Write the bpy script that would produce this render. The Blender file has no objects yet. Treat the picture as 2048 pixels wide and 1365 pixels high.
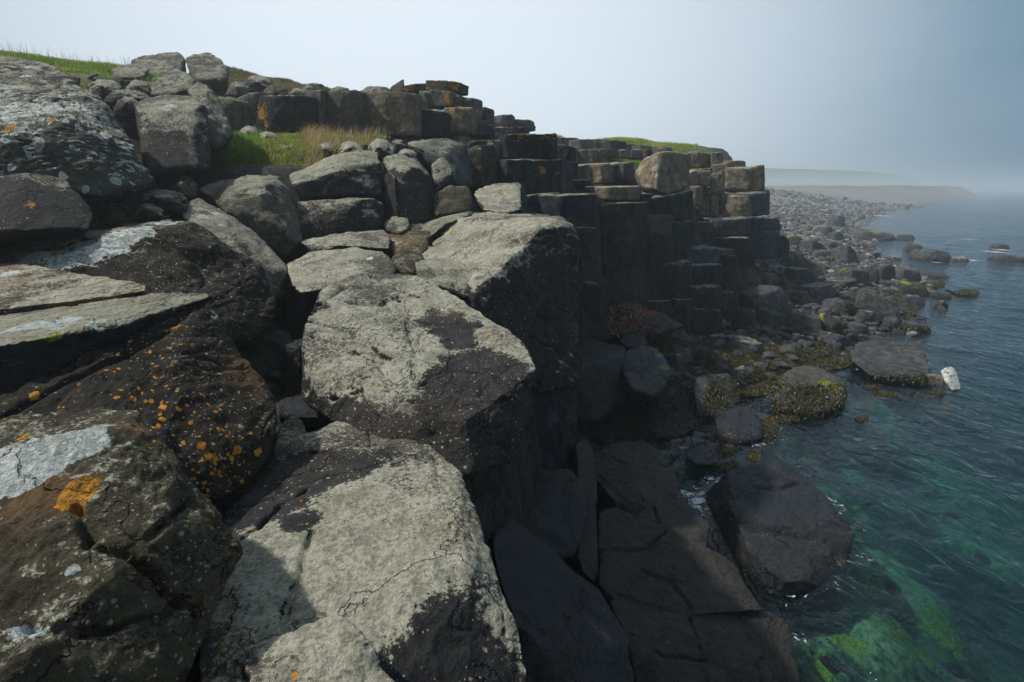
import bpy, bmesh, math, random
import numpy as np
from mathutils import Vector
random.seed(7); RNG = np.random.default_rng(7)
scene = bpy.context.scene
COL = scene.collection
# ------------------------------------------------------------------ camera
F = 1138.0                      # focal length in photo pixels (2048 wide)
PITCH = math.radians(15.0)
CS, SN = math.cos(PITCH), math.sin(PITCH)
WATER = -3.6                    # the sea, metres below the eye
def ray(px, py):
    u = (px - 1024.0) / F; v = (682.5 - py) / F
    return np.array([u, CS + v * SN, -SN + v * CS])
def P(px, py, d):
    return ray(px, py) * d
def at_z(px, py, z):
    r = ray(px, py); return r * (z / r[2])
def proj(V):
    d = V[:, 1] * CS - V[:, 2] * SN
    v = (V[:, 1] * SN + V[:, 2] * CS) / d
    u = V[:, 0] / d
    return 1024 + u * F, 682.5 - v * F, d
cam_d = bpy.data.cameras.new('camera'); cam = bpy.data.objects.new('camera', cam_d); COL.objects.link(cam)
cam.rotation_euler = (math.radians(90) - PITCH, 0, 0)
cam_d.sensor_width = 36; cam_d.lens = 36 * F / 2048; cam_d.clip_end = 3000; cam_d.clip_start = 0.05
scene.camera = cam
# ------------------------------------------------------------------ noise
def _hash(ix, iy, iz, s):
    h = (ix * 374761393 + iy * 668265263 + iz * 2147483647 * 3 + s * 1274126177) & 0xFFFFFFFF
    h = ((h ^ (h >> 13)) * 1274126177) & 0xFFFFFFFF
    h = ((h ^ (h >> 16)) * 2246822519) & 0xFFFFFFFF
    return ((h ^ (h >> 15)) & 0xFFFFFF) / float(0xFFFFFF)
def vnoise(V, s=0):
    i = np.floor(V).astype(np.int64); f = V - i; f = f * f * f * (f * (f * 6 - 15) + 10)
    r = 0
    for dx in (0, 1):
        wx = f[:, 0] if dx else 1 - f[:, 0]
        for dy in (0, 1):
            wy = f[:, 1] if dy else 1 - f[:, 1]
            for dz in (0, 1):
                wz = f[:, 2] if dz else 1 - f[:, 2]
                r = r + wx * wy * wz * _hash(i[:, 0] + dx, i[:, 1] + dy, i[:, 2] + dz, s)
    return r * 2 - 1
def fbm(V, o=4, s=0, g=0.5, l=2.03):
    a = 1.0; r = 0; n = 0
    for k in range(o):
        r = r + a * vnoise(V + 17.3 * k, s + k); n += a; a *= g; V = V * l
    return r / n
def smooth(a, b, x):
    t = np.clip((x - a) / (b - a), 0, 1); return t * t * (3 - 2 * t)
# ------------------------------------------------------------------ objects
def link_mesh(name, V, faces, mat, parent=None, attrs=None, smooth_shade=True, mats=None):
    me = bpy.data.meshes.new(name)
    V = np.asarray(V, dtype=np.float32)
    faces = np.asarray(faces, dtype=np.int32)
    nf, k = faces.shape
    me.vertices.add(len(V)); me.vertices.foreach_set('co', V.ravel())
    me.loops.add(nf * k); me.loops.foreach_set('vertex_index', faces.ravel())
    me.polygons.add(nf); me.polygons.foreach_set('loop_start', np.arange(0, nf * k, k, dtype=np.int32))
    me.polygons.foreach_set('loop_total', np.full(nf, k, dtype=np.int32))
    if smooth_shade: me.polygons.foreach_set('use_smooth', np.ones(nf, dtype=bool))
    me.update(calc_edges=True)
    for a, v in (attrs or {}).items():
        at = me.attributes.new(a, 'FLOAT', 'POINT'); at.data.foreach_set('value', np.asarray(v, dtype=np.float32))
    if mat: me.materials.append(mat)
    o = bpy.data.objects.new(name, me); COL.objects.link(o)
    if parent: o.parent = parent
    return o
def tag(o, label=None, cat=None, group=None, kind=None):
    if label: o['label'] = label
    if cat: o['category'] = cat
    if group: o['group'] = group
    if kind: o['kind'] = kind
    return o
# ------------------------------------------------------------------ node helper
class NT:
    def __init__(s, m):
        s.t = m.node_tree; s.n = s.t.nodes; s.l = s.t.links
    def add(s, typ, **kw):
        n = s.n.new(typ)
        for k, v in kw.items():
            if hasattr(n, k) and not k.startswith('i_'): setattr(n, k, v)
        return n
    def val(s, sock, v):
        if v is None: return
        if hasattr(v, 'is_output') or isinstance(v, bpy.types.NodeSocket): s.l.new(v, sock)
        else: sock.default_value = v
    def math(s, op, a, b=None, c=None, clamp=False):
        n = s.n.new('ShaderNodeMath'); n.operation = op; n.use_clamp = clamp
        s.val(n.inputs[0], a); s.val(n.inputs[1], b)
        if c is not None: s.val(n.inputs[2], c)
        return n.outputs[0]
    def vmath(s, op, a, b=None):
        n = s.n.new('ShaderNodeVectorMath'); n.operation = op
        s.val(n.inputs[0], a); s.val(n.inputs[1], b)
        return n.outputs[0]
    def scale(s, a, f):
        n = s.n.new('ShaderNodeVectorMath'); n.operation = 'SCALE'; s.val(n.inputs[0], a); s.val(n.inputs['Scale'], f); return n.outputs[0]
    def noise(s, vec, sc, det=4, rough=0.55, dist=0.0, col=False):
        n = s.n.new('ShaderNodeTexNoise'); s.val(n.inputs['Vector'], vec)
        n.inputs['Scale'].default_value = sc; n.inputs['Detail'].default_value = det
        n.inputs['Roughness'].default_value = rough; n.inputs['Distortion'].default_value = dist
        return n.outputs['Color' if col else 'Fac']
    def voro(s, vec, sc, feat='F1', out='Distance', rnd=1.0):
        n = s.n.new('ShaderNodeTexVoronoi'); n.feature = feat; s.val(n.inputs['Vector'], vec)
        n.inputs['Scale'].default_value = sc; n.inputs['Randomness'].default_value = rnd
        return n.outputs[out]
    def sstep(s, v, a, b, lo=0.0, hi=1.0):
        n = s.n.new('ShaderNodeMapRange'); n.interpolation_type = 'SMOOTHSTEP'
        s.val(n.inputs[0], v); s.val(n.inputs[1], a); s.val(n.inputs[2], b); n.inputs[3].default_value = lo; n.inputs[4].default_value = hi
        return n.outputs[0]
    def mix(s, f, a, b):
        n = s.n.new('ShaderNodeMix'); n.data_type = 'RGBA'
        s.val(n.inputs[0], f)
        for k, v in ((6, a), (7, b)):
            if isinstance(v, tuple): n.inputs[k].default_value = (*v, 1)
            else: s.l.new(v, n.inputs[k])
        return n.outputs[2]
    def attr(s, name):
        n = s.n.new('ShaderNodeAttribute'); n.attribute_name = name; return n.outputs['Fac']
    def bump(s, h, dist, strength=1.0, nrm=None):
        n = s.n.new('ShaderNodeBump'); s.val(n.inputs['Height'], h); n.inputs['Distance'].default_value = dist
        n.inputs['Strength'].default_value = strength
        if nrm is not None: s.l.new(nrm, n.inputs['Normal'])
        return n.outputs[0]
def new_mat(name):
    m = bpy.data.materials.new(name); m.use_nodes = True
    t = NT(m); b = m.node_tree.nodes['Principled BSDF']
    return m, t, b
def rock_mat(name, dark=(.016, .017, .019), mid=(.045, .044, .042), pale=(.24, .24, .18), pale2=(.38, .37, .29),
             bias=0.0, orange=0.0, spots=0.5, rings=0.0, rough=0.8, warm=(.10, .065, .04), warmth=0.3, fine=1.0, up_w=1.0, moss=0.0, strata=0.3, wet_line=False, relief=.045, streak=0.0):
    m, t, b = new_mat(name)
    geo = t.add('ShaderNodeNewGeometry'); pos = geo.outputs['Position']
    sep = t.add('ShaderNodeSeparateXYZ'); t.l.new(geo.outputs['Normal'], sep.inputs[0]); up = sep.outputs[2]
    sp = t.add('ShaderNodeSeparateXYZ'); t.l.new(pos, sp.inputs[0]); pz = sp.outputs[2]
    wob = t.vmath('ADD', pos, t.scale(t.vmath('SUBTRACT', t.noise(pos, 9, 3, .6, 0, True), (.5, .5, .5)), .06))
    nbig = t.noise(pos, 1.3, 5, .6); nmed = t.noise(pos, 7 * fine, 8, .68); nfine = t.noise(pos, 45 * fine, 6, .7)
    ngrain = t.noise(pos, 160 * fine, 3, .7)
    base = t.mix(t.sstep(nmed, .32, .72), dark, mid)
    base = t.mix(t.math('MULTIPLY', t.sstep(nbig, .45, .75), warmth), base, warm)
    base = t.mix(t.math('MULTIPLY', t.sstep(ngrain, .52, .75), .35), base, tuple(min(1, c * 2.6 + .02) for c in mid))
    if streak > 0:
        stn = t.noise(t.vmath('MULTIPLY', pos, (5.5, 5.5, 1.1)), 1.0, 6, .65); blt = t.noise(pos, 3.3, 4, .6)
        base = t.mix(t.math('MULTIPLY', t.sstep(stn, .45, .66), streak), base, tuple(c * .9 for c in dark))
        base = t.mix(t.math('MULTIPLY', t.sstep(blt, .55, .68), streak * .6), base, tuple(min(1, c * 1.7) for c in mid))
    # brown stain paint
    base = t.mix(t.math('MULTIPLY', t.attr('brown'), t.sstep(nmed, .3, .6), clamp=True), base, (.16, .085, .035))
    # pale crust lichen on what faces the sky
    v = t.math('SUBTRACT', t.math('MULTIPLY', t.math('MAXIMUM', up, -0.1), up_w * 1.45), .42)
    v = t.math('ADD', v, t.math('MULTIPLY', t.math('SUBTRACT', nbig, .5), 1.6))
    v = t.math('ADD', v, t.math('MULTIPLY', t.math('SUBTRACT', nmed, .5), 1.5))
    v = t.math('ADD', v, t.math('MULTIPLY', t.math('SUBTRACT', nfine, .5), 1.3))
    v = t.math('ADD', v, t.attr('pale'))
    vf = t.math('ADD', v, t.math('MULTIPLY', t.math('SUBTRACT', t.noise(wob, 85 * fine, 4, .7), .5), 1.1)); pm = t.sstep(t.math('ADD', vf, bias), .44, .66)
    pcol = t.mix(t.sstep(t.math('ADD', t.math('MULTIPLY', nfine, .6), t.math('MULTIPLY', nmed, .4)), .40, .60), tuple(c * .8 for c in pale), pale2)
    pcol = t.mix(t.math('MULTIPLY', t.sstep(t.noise(pos, 3.1, 4, .6), .52, .68), .55), pcol, tuple(c * .55 for c in pale))
    pcol = t.mix(t.math('MULTIPLY', t.sstep(t.noise(pos, 2.3, 3, .6), .6, .75), .35), pcol, (.26, .19, .12))
    flake = t.sstep(t.math('ADD', t.noise(wob, 40 * fine, 5, .75), t.math('MULTIPLY', t.math('SUBTRACT', nbig, .5), 1.3)), .575, .61)
    pcol = t.mix(t.math('MULTIPLY', flake, .8), pcol, base)
    pcol = t.mix(t.math('MULTIPLY', t.sstep(ngrain, .5, .7), .45), pcol, tuple(c * .5 for c in pale))
    col = t.mix(pm, base, pcol)
    hgt = t.math('MULTIPLY', pm, .25)
    # small whitish specks
    if spots > 0:
        for sc, r, g in ((22 * fine, .20, .40), (60 * fine, .26, .36)):
            d = t.voro(wob, sc); cc = t.add('ShaderNodeSeparateColor'); t.l.new(t.voro(wob, sc, 'F1', 'Color'), cc.inputs[0])
            gate = t.sstep(t.math('ADD', cc.outputs[0], t.math('MULTIPLY', t.math('SUBTRACT', nbig, .5), 1.6)), 1.0 - g * spots, 1.02 - g * spots)
            sm = t.math('MULTIPLY', t.sstep(d, r * .7, r, 1, 0), gate)
            col = t.mix(t.math('MULTIPLY', sm, .75), col, pale2)
    # white ring lichens
    if rings > 0:
        for sc, r in ((7.5, .36), (13, .33)):
            d = t.voro(wob, sc); cc = t.add('ShaderNodeSeparateColor'); t.l.new(t.voro(wob, sc, 'F1', 'Color'), cc.inputs[0])
            g = t.math('ADD', t.math('ADD', cc.outputs[1], t.math('MULTIPLY', t.math('MAXIMUM', up, 0.0), .35)), t.attr('white'))
            gate = t.sstep(g, 1.05 - rings * .5, 1.08 - rings * .5)
            rr = t.math('MULTIPLY', t.math('ADD', cc.outputs[2], .45), r)
            sm = t.math('MULTIPLY', t.sstep(t.math('SUBTRACT', rr, d), 0, .03), gate)
            ringc = t.mix(t.sstep(t.math('SUBTRACT', rr, d), .05, .12), (.50, .55, .52), (.30, .35, .33))
            col = t.mix(t.math('MULTIPLY', sm, t.sstep(nfine, .25, .4)), col, ringc)
            hgt = t.math('ADD', hgt, t.math('MULTIPLY', sm, .15))
    wm = t.sstep(t.math('ADD', t.math('MULTIPLY', t.attr('white'), 1.3), t.math('ADD', t.math('MULTIPLY', t.math('SUBTRACT', nmed, .5), 1.6), t.math('SUBTRACT', nfine, .5))), .55, .66)
    col = t.mix(wm, col, t.mix(t.sstep(nfine, .4, .6), (.30, .34, .33), (.52, .56, .53)))
    # orange lichen
    for sc, r in ((15, .32), (34, .34)):
        d = t.voro(wob, sc); cc = t.add('ShaderNodeSeparateColor'); t.l.new(t.voro(wob, sc, 'F1', 'Color'), cc.inputs[0])
        g = t.math('ADD', cc.outputs[0], t.math('ADD', t.attr('orange'), orange - .45))
        g = t.math('ADD', g, t.math('MULTIPLY', t.math('SUBTRACT', t.noise(pos, 2.2, 2, .5), .5), 1.2))
        gate = t.sstep(g, .80, .84)
        rr = t.math('MULTIPLY', t.math('ADD', t.math('MULTIPLY', cc.outputs[2], .9), .35), r)
        sm = t.math('MULTIPLY', t.sstep(t.math('SUBTRACT', rr, d), 0, .05), gate)
        oc = t.mix(cc.outputs[1], (.50, .17, .02), (.52, .27, .03))
        col = t.mix(t.math('MULTIPLY', sm, t.sstep(t.math('ADD', nfine, .1), .3, .5)), col, oc)
        hgt = t.math('ADD', hgt, t.math('MULTIPLY', sm, .2))
    os_ = t.sstep(t.math('ADD', t.attr('orange'), t.math('MULTIPLY', t.math('SUBTRACT', nmed, .5), 2.2)), 1.02, 1.15)
    col = t.mix(t.math('MULTIPLY', os_, t.sstep(nfine, .36, .46)), col, t.mix(t.sstep(nfine, .4, .65), (.30, .12, .02), (.58, .30, .03)))
    # green / yellow algae and moss
    mv = t.math('ADD', t.attr('moss'), t.math('ADD', moss - .35, t.math('MULTIPLY', t.math('SUBTRACT', nmed, .5), 1.5)))
    mm = t.sstep(t.math('ADD', mv, t.math('MULTIPLY', up, .15)), .35, .6)
    col = t.mix(t.math('MULTIPLY', mm, .85), col, t.mix(t.sstep(nfine, .4, .62), (.08, .085, .012), (.34, .38, .03)))
    # cracks
    cw = t.vmath('ADD', pos, t.scale(t.vmath('SUBTRACT', t.noise(pos, 2.1, 5, .62, 0, True), (.5, .5, .5)), .9))
    ce = t.voro(cw, 1.15 * fine, 'DISTANCE_TO_EDGE')
    cr = t.sstep(ce, .0, .012 / 1.0, 1, 0)
    ce2 = t.voro(t.vmath('MULTIPLY', cw, (1, 1, 2.2)), 2.7 * fine, 'DISTANCE_TO_EDGE')
    cr2 = t.math('MULTIPLY', t.sstep(ce2, .0, .012, 1, 0), t.sstep(nbig, .5, .62))
    crk = t.math('MAXIMUM', cr, cr2)
    # fine layering
    lay = t.noise(t.vmath('MULTIPLY', cw, (1.2, 1.2, 9)), 3.0, 5, .65)
    h = t.math('ADD', t.math('MULTIPLY', nmed, .9), t.math('MULTIPLY', nfine, .28))
    h = t.math('ADD', h, t.math('MULTIPLY', ngrain, .07))
    h = t.math('ADD', h, t.math('MULTIPLY', lay, strata))
    h = t.math('ADD', h, hgt)
    h = t.math('SUBTRACT', h, t.math('MULTIPLY', crk, .7))
    rg = t.math('ADD', rough - .12, t.math('MULTIPLY', nmed, .25))
    if wet_line:
        wl = t.sstep(t.math('ADD', pz, t.math('MULTIPLY', nmed, .25)), WATER + .12, WATER + .4, 1, 0)
        col = t.mix(t.math('MULTIPLY', wl, .75), col, (.012, .012, .010)); rg = t.math('SUBTRACT', rg, t.math('MULTIPLY', wl, .35))
    t.val(b.inputs['Base Color'], col); t.val(b.inputs['Roughness'], rg)
    b.inputs['Specular IOR Level'].default_value = .32 if 'wet' in name else (.25 if wet_line else .12)
    t.l.new(t.bump(h, relief, 1.0), b.inputs['Normal'])
    return m
M = {}
M['basalt'] = rock_mat('basalt', bias=-.2, spots=.5, streak=0.5, relief=0.07)
M['lichen'] = rock_mat('lichen_basalt', bias=.12, spots=.7, orange=.03, streak=0.4, relief=0.07)
M['pale'] = rock_mat('pale_basalt', bias=.20, spots=.7, orange=.0, pale=(.225, .22, .17), pale2=(.40, .39, .31), up_w=1.15)
M['brown'] = rock_mat('brown_basalt', dark=(.028, .022, .014), mid=(.10, .093, .06), bias=-.5, spots=.5, orange=-.05, warm=(.085, .075, .045), warmth=.5, streak=0.3, relief=0.05)
M['ring'] = rock_mat('ring_lichen_basalt', dark=(.03, .034, .031), mid=(.085, .095, .085), bias=-.25, rings=.55, spots=.6)
M['rust'] = rock_mat('rusty_basalt', dark=(.045, .032, .020), mid=(.13, .09, .055), bias=-.28, spots=.4, warm=(.22, .10, .04), warmth=.8, streak=.4)
M['dots'] = rock_mat('dotted_basalt', dark=(.010, .010, .009), mid=(.036, .032, .024), bias=-.60, spots=.75, orange=.30, warm=(.07, .05, .025))
M['grey'] = rock_mat('grey_basalt', dark=(.055, .057, .048), mid=(.19, .185, .15), bias=-.12, spots=.6, warm=(.11, .085, .05), streak=0.7, relief=0.09)
M['tan'] = rock_mat('tan_basalt', dark=(.10, .085, .06), mid=(.30, .26, .19), pale=(.28, .26, .2), pale2=(.42, .39, .31), bias=-.1, spots=.3, warm=(.17, .12, .07), warmth=.5, streak=0.7, relief=0.09)
M['column'] = rock_mat('column_basalt', dark=(.009, .012, .016), mid=(.042, .048, .054), bias=-.10, spots=.15, warm=(.05, .042, .032), warmth=.25, strata=.15, streak=0.9, relief=.10)
M['slate'] = rock_mat('slate_basalt', dark=(.028, .036, .043), mid=(.09, .105, .12), bias=-.3, spots=.2, warm=(.07, .06, .05), moss=.02, streak=0.5, relief=0.08)
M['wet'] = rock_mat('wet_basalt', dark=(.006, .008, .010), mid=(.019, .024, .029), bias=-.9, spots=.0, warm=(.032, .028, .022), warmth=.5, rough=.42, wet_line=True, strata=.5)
M['wetbrown'] = rock_mat('wet_brown_basalt', dark=(.014, .013, .012), mid=(.046, .038, .030), bias=-.9, spots=.0, warm=(.06, .045, .03), warmth=.5, rough=.6, wet_line=True, strata=.9)
M['shore'] = rock_mat('shore_basalt', dark=(.025, .029, .032), mid=(.105, .11, .108), bias=-1.3, spots=.0, warm=(.075, .06, .04), warmth=.4, rough=.7, moss=.10, wet_line=True, strata=.5, streak=0.4, relief=0.08)
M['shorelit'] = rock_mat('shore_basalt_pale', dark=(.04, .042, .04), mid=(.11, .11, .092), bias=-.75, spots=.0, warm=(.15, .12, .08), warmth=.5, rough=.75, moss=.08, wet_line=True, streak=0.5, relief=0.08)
M['mossy'] = rock_mat('mossy_basalt', dark=(.016, .018, .016), mid=(.045, .045, .035), bias=-.6, spots=.1, rough=.7, moss=.42, wet_line=True)
# ------------------------------------------------------------------ rock builder
_cs = {}
def cubesphere(n):
    if n in _cs: return _cs[n]
    g = np.tan(np.linspace(-1, 1, n + 1) * math.pi / 4)
    a, b = np.meshgrid(g, g, indexing='ij'); a = a.ravel(); b = b.ravel(); o = np.ones_like(a)
    sides = [(o, a, b), (-o, b, a), (b, o, a), (a, -o, b), (a, b, o), (b, a, -o)]
    V = np.concatenate([np.stack(s, 1) for s in sides]); m = (n + 1) ** 2
    idx = np.arange(m).reshape(n + 1, n + 1)
    q = np.stack([idx[:-1, :-1], idx[1:, :-1], idx[1:, 1:], idx[:-1, 1:]], -1).reshape(-1, 4)
    Fc = np.concatenate([q + k * m for k in range(6)])
    key = np.round(V, 5) + 0.0
    _, first, inv = np.unique(key, axis=0, return_index=True, return_inverse=True)
    V = V[first]; Fc = inv.reshape(-1)[Fc]
    V = V / np.linalg.norm(V, axis=1)[:, None]
    _cs[n] = (V, Fc); return _cs[n]
def hull_planes(pts):
    bm = bmesh.new()
    for p in pts: bm.verts.new(p)
    bmesh.ops.convex_hull(bm, input=bm.verts)
    bm.normal_update(); c = pts.mean(0); pl = []
    for f in sorted(bm.faces, key=lambda f: -f.calc_area()):
        if f.calc_area() < 1e-9: continue
        n = np.array(f.normal); o = float(n @ (np.array(f.verts[0].co) - c))
        if o < 0: n, o = -n, -o
        if o < 1e-4: continue
        if any(n @ m > .962 and abs(o - q) < .35 * max(o, q) for m, q in pl): continue
        pl.append((n, o))
    bm.free()
    return c, np.array([n for n, o in pl]), np.array([o for n, o in pl])
def rock_geo(pts, n, p=16, amp=1.0, cuts=4, seed=0, cut_lo=.84):
    rg = np.random.default_rng(seed)
    pts = np.asarray(pts, float)
    c, N, O = hull_planes(pts)
    rel = pts - c
    # a few extra planes knock corners off
    cuts = cuts + 2
    if cuts:
        k = rg.normal(size=(cuts, 3)); k /= np.linalg.norm(k, axis=1)[:, None]
        sup = (rel @ k.T).max(0)
        N = np.concatenate([N, k]); O = np.concatenate([O, sup * rg.uniform(cut_lo, .97, cuts)])
    D, Fc = cubesphere(n)
    U, S, Wt = np.linalg.svd(rel - rel.mean(0), full_matrices=False)
    ext = np.array([np.ptp(rel @ w) / 2 for w in Wt]) + 1e-3
    dirs = (D * ext) @ Wt
    if np.linalg.det(Wt) < 0: Fc = Fc[:, ::-1]
    p = p * 4.0
    T = np.clip(dirs @ N.T / O, 1e-4, None); tm = T.max(1)[:, None]; T0 = T / tm; T = T0 ** p
    s = T.sum(1); t = s ** (-1.0 / p) / tm[:, 0]
    V = dirs * t[:, None]
    Nr = (T[:, :, None] * (N / O[:, None])[None]).sum(1); Nr /= np.linalg.norm(Nr, axis=1)[:, None]
    size = float(np.sort(ext)[0] + np.sort(ext)[1])
    W = V + c + seed * 3.71
    warp = np.stack([vnoise(W * 2.2 / size, 11), vnoise(W * 2.2 / size, 12), vnoise(W * 2.2 / size, 13)], 1) * size * .25
    Q = W + warp
    d = .030 * fbm(Q * 1.6 / size, 3, 1) + .024 * fbm(Q * 6 / size, 4, 5) + .010 * fbm(Q * 22 / size, 3, 9)
    rid = np.abs(fbm(Q * 1.7 / size, 3, 21)); d = d - .020 * np.exp(-(rid / .018) ** 2) * smooth(-.1, .2, fbm(Q * 1.3 / size, 2, 42))
    rid2 = np.abs(fbm(Q * np.array([3, 3, 5.5]) / size, 3, 31)); d = d - .012 * np.exp(-(rid2 / .03) ** 2) * smooth(0, .2, fbm(Q / size, 2, 41))
    # stepped fracture: plates broken off
    st = fbm(Q * 1.1 / size, 2, 51) * 2.0; d = d + .007 * (smooth(.40, .47, st - np.floor(st)) - .5) * smooth(.0, .25, fbm(Q * .9 / size, 2, 52))
    Wd = T0 ** 14; edge = 1 - (Wd.max(1) / Wd.sum(1)); edge = smooth(.05, .5, edge)
    chip = fbm(W * 7 / size + 3, 3, 71); d = d - edge * .05 * np.clip(chip + .12, 0, 1) - edge * .018 * np.abs(fbm(W * 17 / size, 2, 75))
    # chisel facets: cut by small random planes along the edges
    fc = fbm(W * 3.1 / size, 1, 61); d = d - .02 * np.abs(fc)
    V = V + Nr * (d * size * amp)[:, None]
    return V + c, Nr, Fc, size
def lookup(V, Nr, px, py, rad=25):
    X, Y, d = proj(V)
    vis = (V * Nr).sum(1) < 0
    q = np.hypot(X - px, Y - py) + (~vis) * 1e4
    k = np.argsort(q)[:12]
    k = k[q[k] < max(rad, q[k[0]] + 6)]
    return V[k[np.argmin(d[k])]]
BIG = []
def R(label, pts, t, mat, name='boulder', p=16, amp=1.0, cuts=3, back=None, paint=(), cracks=(), res=None, group=None, cat='boulder', shrink=.82, keep=True, seed=None, seaweed=()):
    pts = np.array([P(*q) for q in pts])
    sd = seed if seed is not None else (len(BIG) + 1)
    c = pts.mean(0)
    if back is None:
        r = c / np.linalg.norm(c); r = r + np.array([0, 0, -.25]); bv = r * t
        bp = (pts - c) * shrink + c + bv
    else:
        bp = (pts - c) * .96 + c + np.array(back)
    allp = np.concatenate([pts, bp])
    X, Y, d = proj(pts)
    amp = amp * (1.5 if pts[:, 1].mean() > 5.5 else 1.0)
    span = max(np.ptp(X), np.ptp(Y)) / 2
    n = res or int(np.clip(span / 3.4, 10, 120))
    V, Nr, Fc, size = rock_geo(allp, n, p, amp, cuts, sd)
    attrs = {}
    for (kind, px, py, rx, val) in paint:
        c0 = lookup(V, Nr, px, py); dd = proj(c0[None])[2][0]; rw = rx / F * dd * 1.15
        q = np.linalg.norm(V - c0, axis=1) / rw
        q = q + .35 * fbm(V * 1.8 / rw, 3, 77)
        attrs.setdefault(kind, np.zeros(len(V))); attrs[kind] += val * (1 - smooth(.25, 1.25, q))
    for (line, w, dep) in cracks:
        Ls = [lookup(V, Nr, *q) for q in line]; best = np.full(len(V), 1e9)
        Vw = V + .018 * np.stack([fbm(V * 9, 2, 3), fbm(V * 9, 2, 4), fbm(V * 9, 2, 5)], 1)
        for a, b_ in zip(Ls[:-1], Ls[1:]):
            ab = b_ - a; tt = np.clip(((Vw - a) @ ab) / (ab @ ab + 1e-9), 0, 1)
            best = np.minimum(best, np.linalg.norm(Vw - a - tt[:, None] * ab, axis=1))
        ww = w * (1 + .5 * fbm(V * 6, 2, 8)); V = V - Nr * (dep * 1.35 * np.exp(-(best / ww) ** 2))[:, None]
    org = np.array([V[:, 0].mean(), V[:, 1].mean(), V[:, 2].min()])
    o = link_mesh(name, V - org, Fc, M[mat], attrs=attrs); o.location = org
    tag(o, label, cat, group)
    BIG.append((o, V, Nr))
    return o
def vert(px, py, y):            # point on the ray at the same horizontal distance y
    r = ray(px, py); return r * (y / r[1])
def B(label, x0, x1, yt0, yt1, yb0, yb1, d0, d1, t, mat, name='rock_block', top=0.0, **kw):
    """Upright jointed block: front face from two top corners (pixel, depth), vertical down, carried back by t metres."""
    sd = kw.pop('seed', len(BIG) + 1); rg = np.random.default_rng(sd)
    wpx = (x1 - x0) / F * d0
    if mat in ('grey', 'tan', 'brown', 'lichen', 'basalt') and abs(d1 - d0) < .5 * wpx:
        dm = (d0 + d1) / 2; tw = rg.uniform(.15, .35) * wpx / 2; d0, d1 = dm + tw, dm - tw; t = min(t, max(.75 * wpx, .5))
    if 'drum' in label or 'column' in label and mat == 'column': yt0 += rg.uniform(-1.5, 1.5); yt1 += rg.uniform(-1.5, 1.5)
    a = P(x0, yt0, d0); b = P(x1, yt1, d1)
    a2 = vert(x0, yb0, a[1]); b2 = vert(x1, yb1, b[1])
    f = (b - a)[:2]; f /= np.linalg.norm(f); n = np.array([-f[1], f[0], 0]);
    if n[1] < 0: n = -n
    bk = n * t + np.array([0, 0, top])
    pts = [a, b, a2, b2]
    w = np.linalg.norm(b - a); hgt = abs(a[2] - a2[2]); j = (.018 if mat in ('column', 'slate') else .05) * min(w, hgt)
    mid = (a + b) / 2 - n * w * rg.uniform(.0, .16); mid2 = (a2 + b2) / 2 - n * w * rg.uniform(.0, .16)
    allp = np.array(pts + [mid, mid2] + [q + bk for q in pts])
    allp = allp + rg.uniform(-j, j, allp.shape)
    X, Y, d = proj(np.array(pts)); span = max(np.ptp(X), np.ptp(Y)) / 2
    res = kw.pop('res', None) or int(np.clip(span / 2.6, 12, 80))
    V, Nr, Fc, size = rock_geo(allp, res, kw.pop('p', 20), kw.pop('amp', .95), kw.pop('cuts', 1), sd, .93)
    attrs = {}
    for (kind, px, py, rx, val) in kw.pop('paint', ()):
        c0 = lookup(V, Nr, px, py); dd = proj(c0[None])[2][0]; rw = rx / F * dd * 1.15
        q = np.linalg.norm(V - c0, axis=1) / rw + .35 * fbm(V * 1.8 / rw, 3, 77)
        attrs.setdefault(kind, np.zeros(len(V))); attrs[kind] += val * (1.35 if kind == 'orange' else 1) * (1 - smooth(.25, 1.25, q))
    org = np.array([V[:, 0].mean(), V[:, 1].mean(), V[:, 2].min()])
    o = link_mesh(name, V - org, Fc, M[mat], attrs=attrs); o.location = org
    tag(o, label, kw.pop('cat', 'rock block'), kw.pop('group', None))
    BIG.append((o, V, Nr)); return o
ORD = 'first second third fourth fifth sixth seventh eighth ninth tenth eleventh twelfth thirteenth fourteenth fifteenth'.split()
def ROW(desc, group, xs, yt, yb, d, t, mats, cat='rock block', jit=4, **kw):
    """A jointed row: xs gives the joints, yt/yb/d are (left, right) pairs or lists per joint."""
    xs = list(xs); n = len(xs) - 1; rr = random.Random(int(xs[0] * 7 + yt[0]))
    lerp = lambda v, k: v[0] + (v[-1] - v[0]) * k / n if len(v) == 2 else v[k]
    for i in range(n):
        dy = rr.uniform(-jit, jit); dd = rr.uniform(-.03, .03) * lerp(d, i)
        B(f'{ORD[i]} block from the left in {desc}', xs[i] + .5, xs[i + 1] - .5, lerp(yt, i) + dy, lerp(yt, i + 1) + dy * .6, lerp(yb, i), lerp(yb, i + 1),
          lerp(d, i) + dd, lerp(d, i + 1) + dd, t, mats[i % len(mats)], group=group, cat=cat, **kw)
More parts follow.
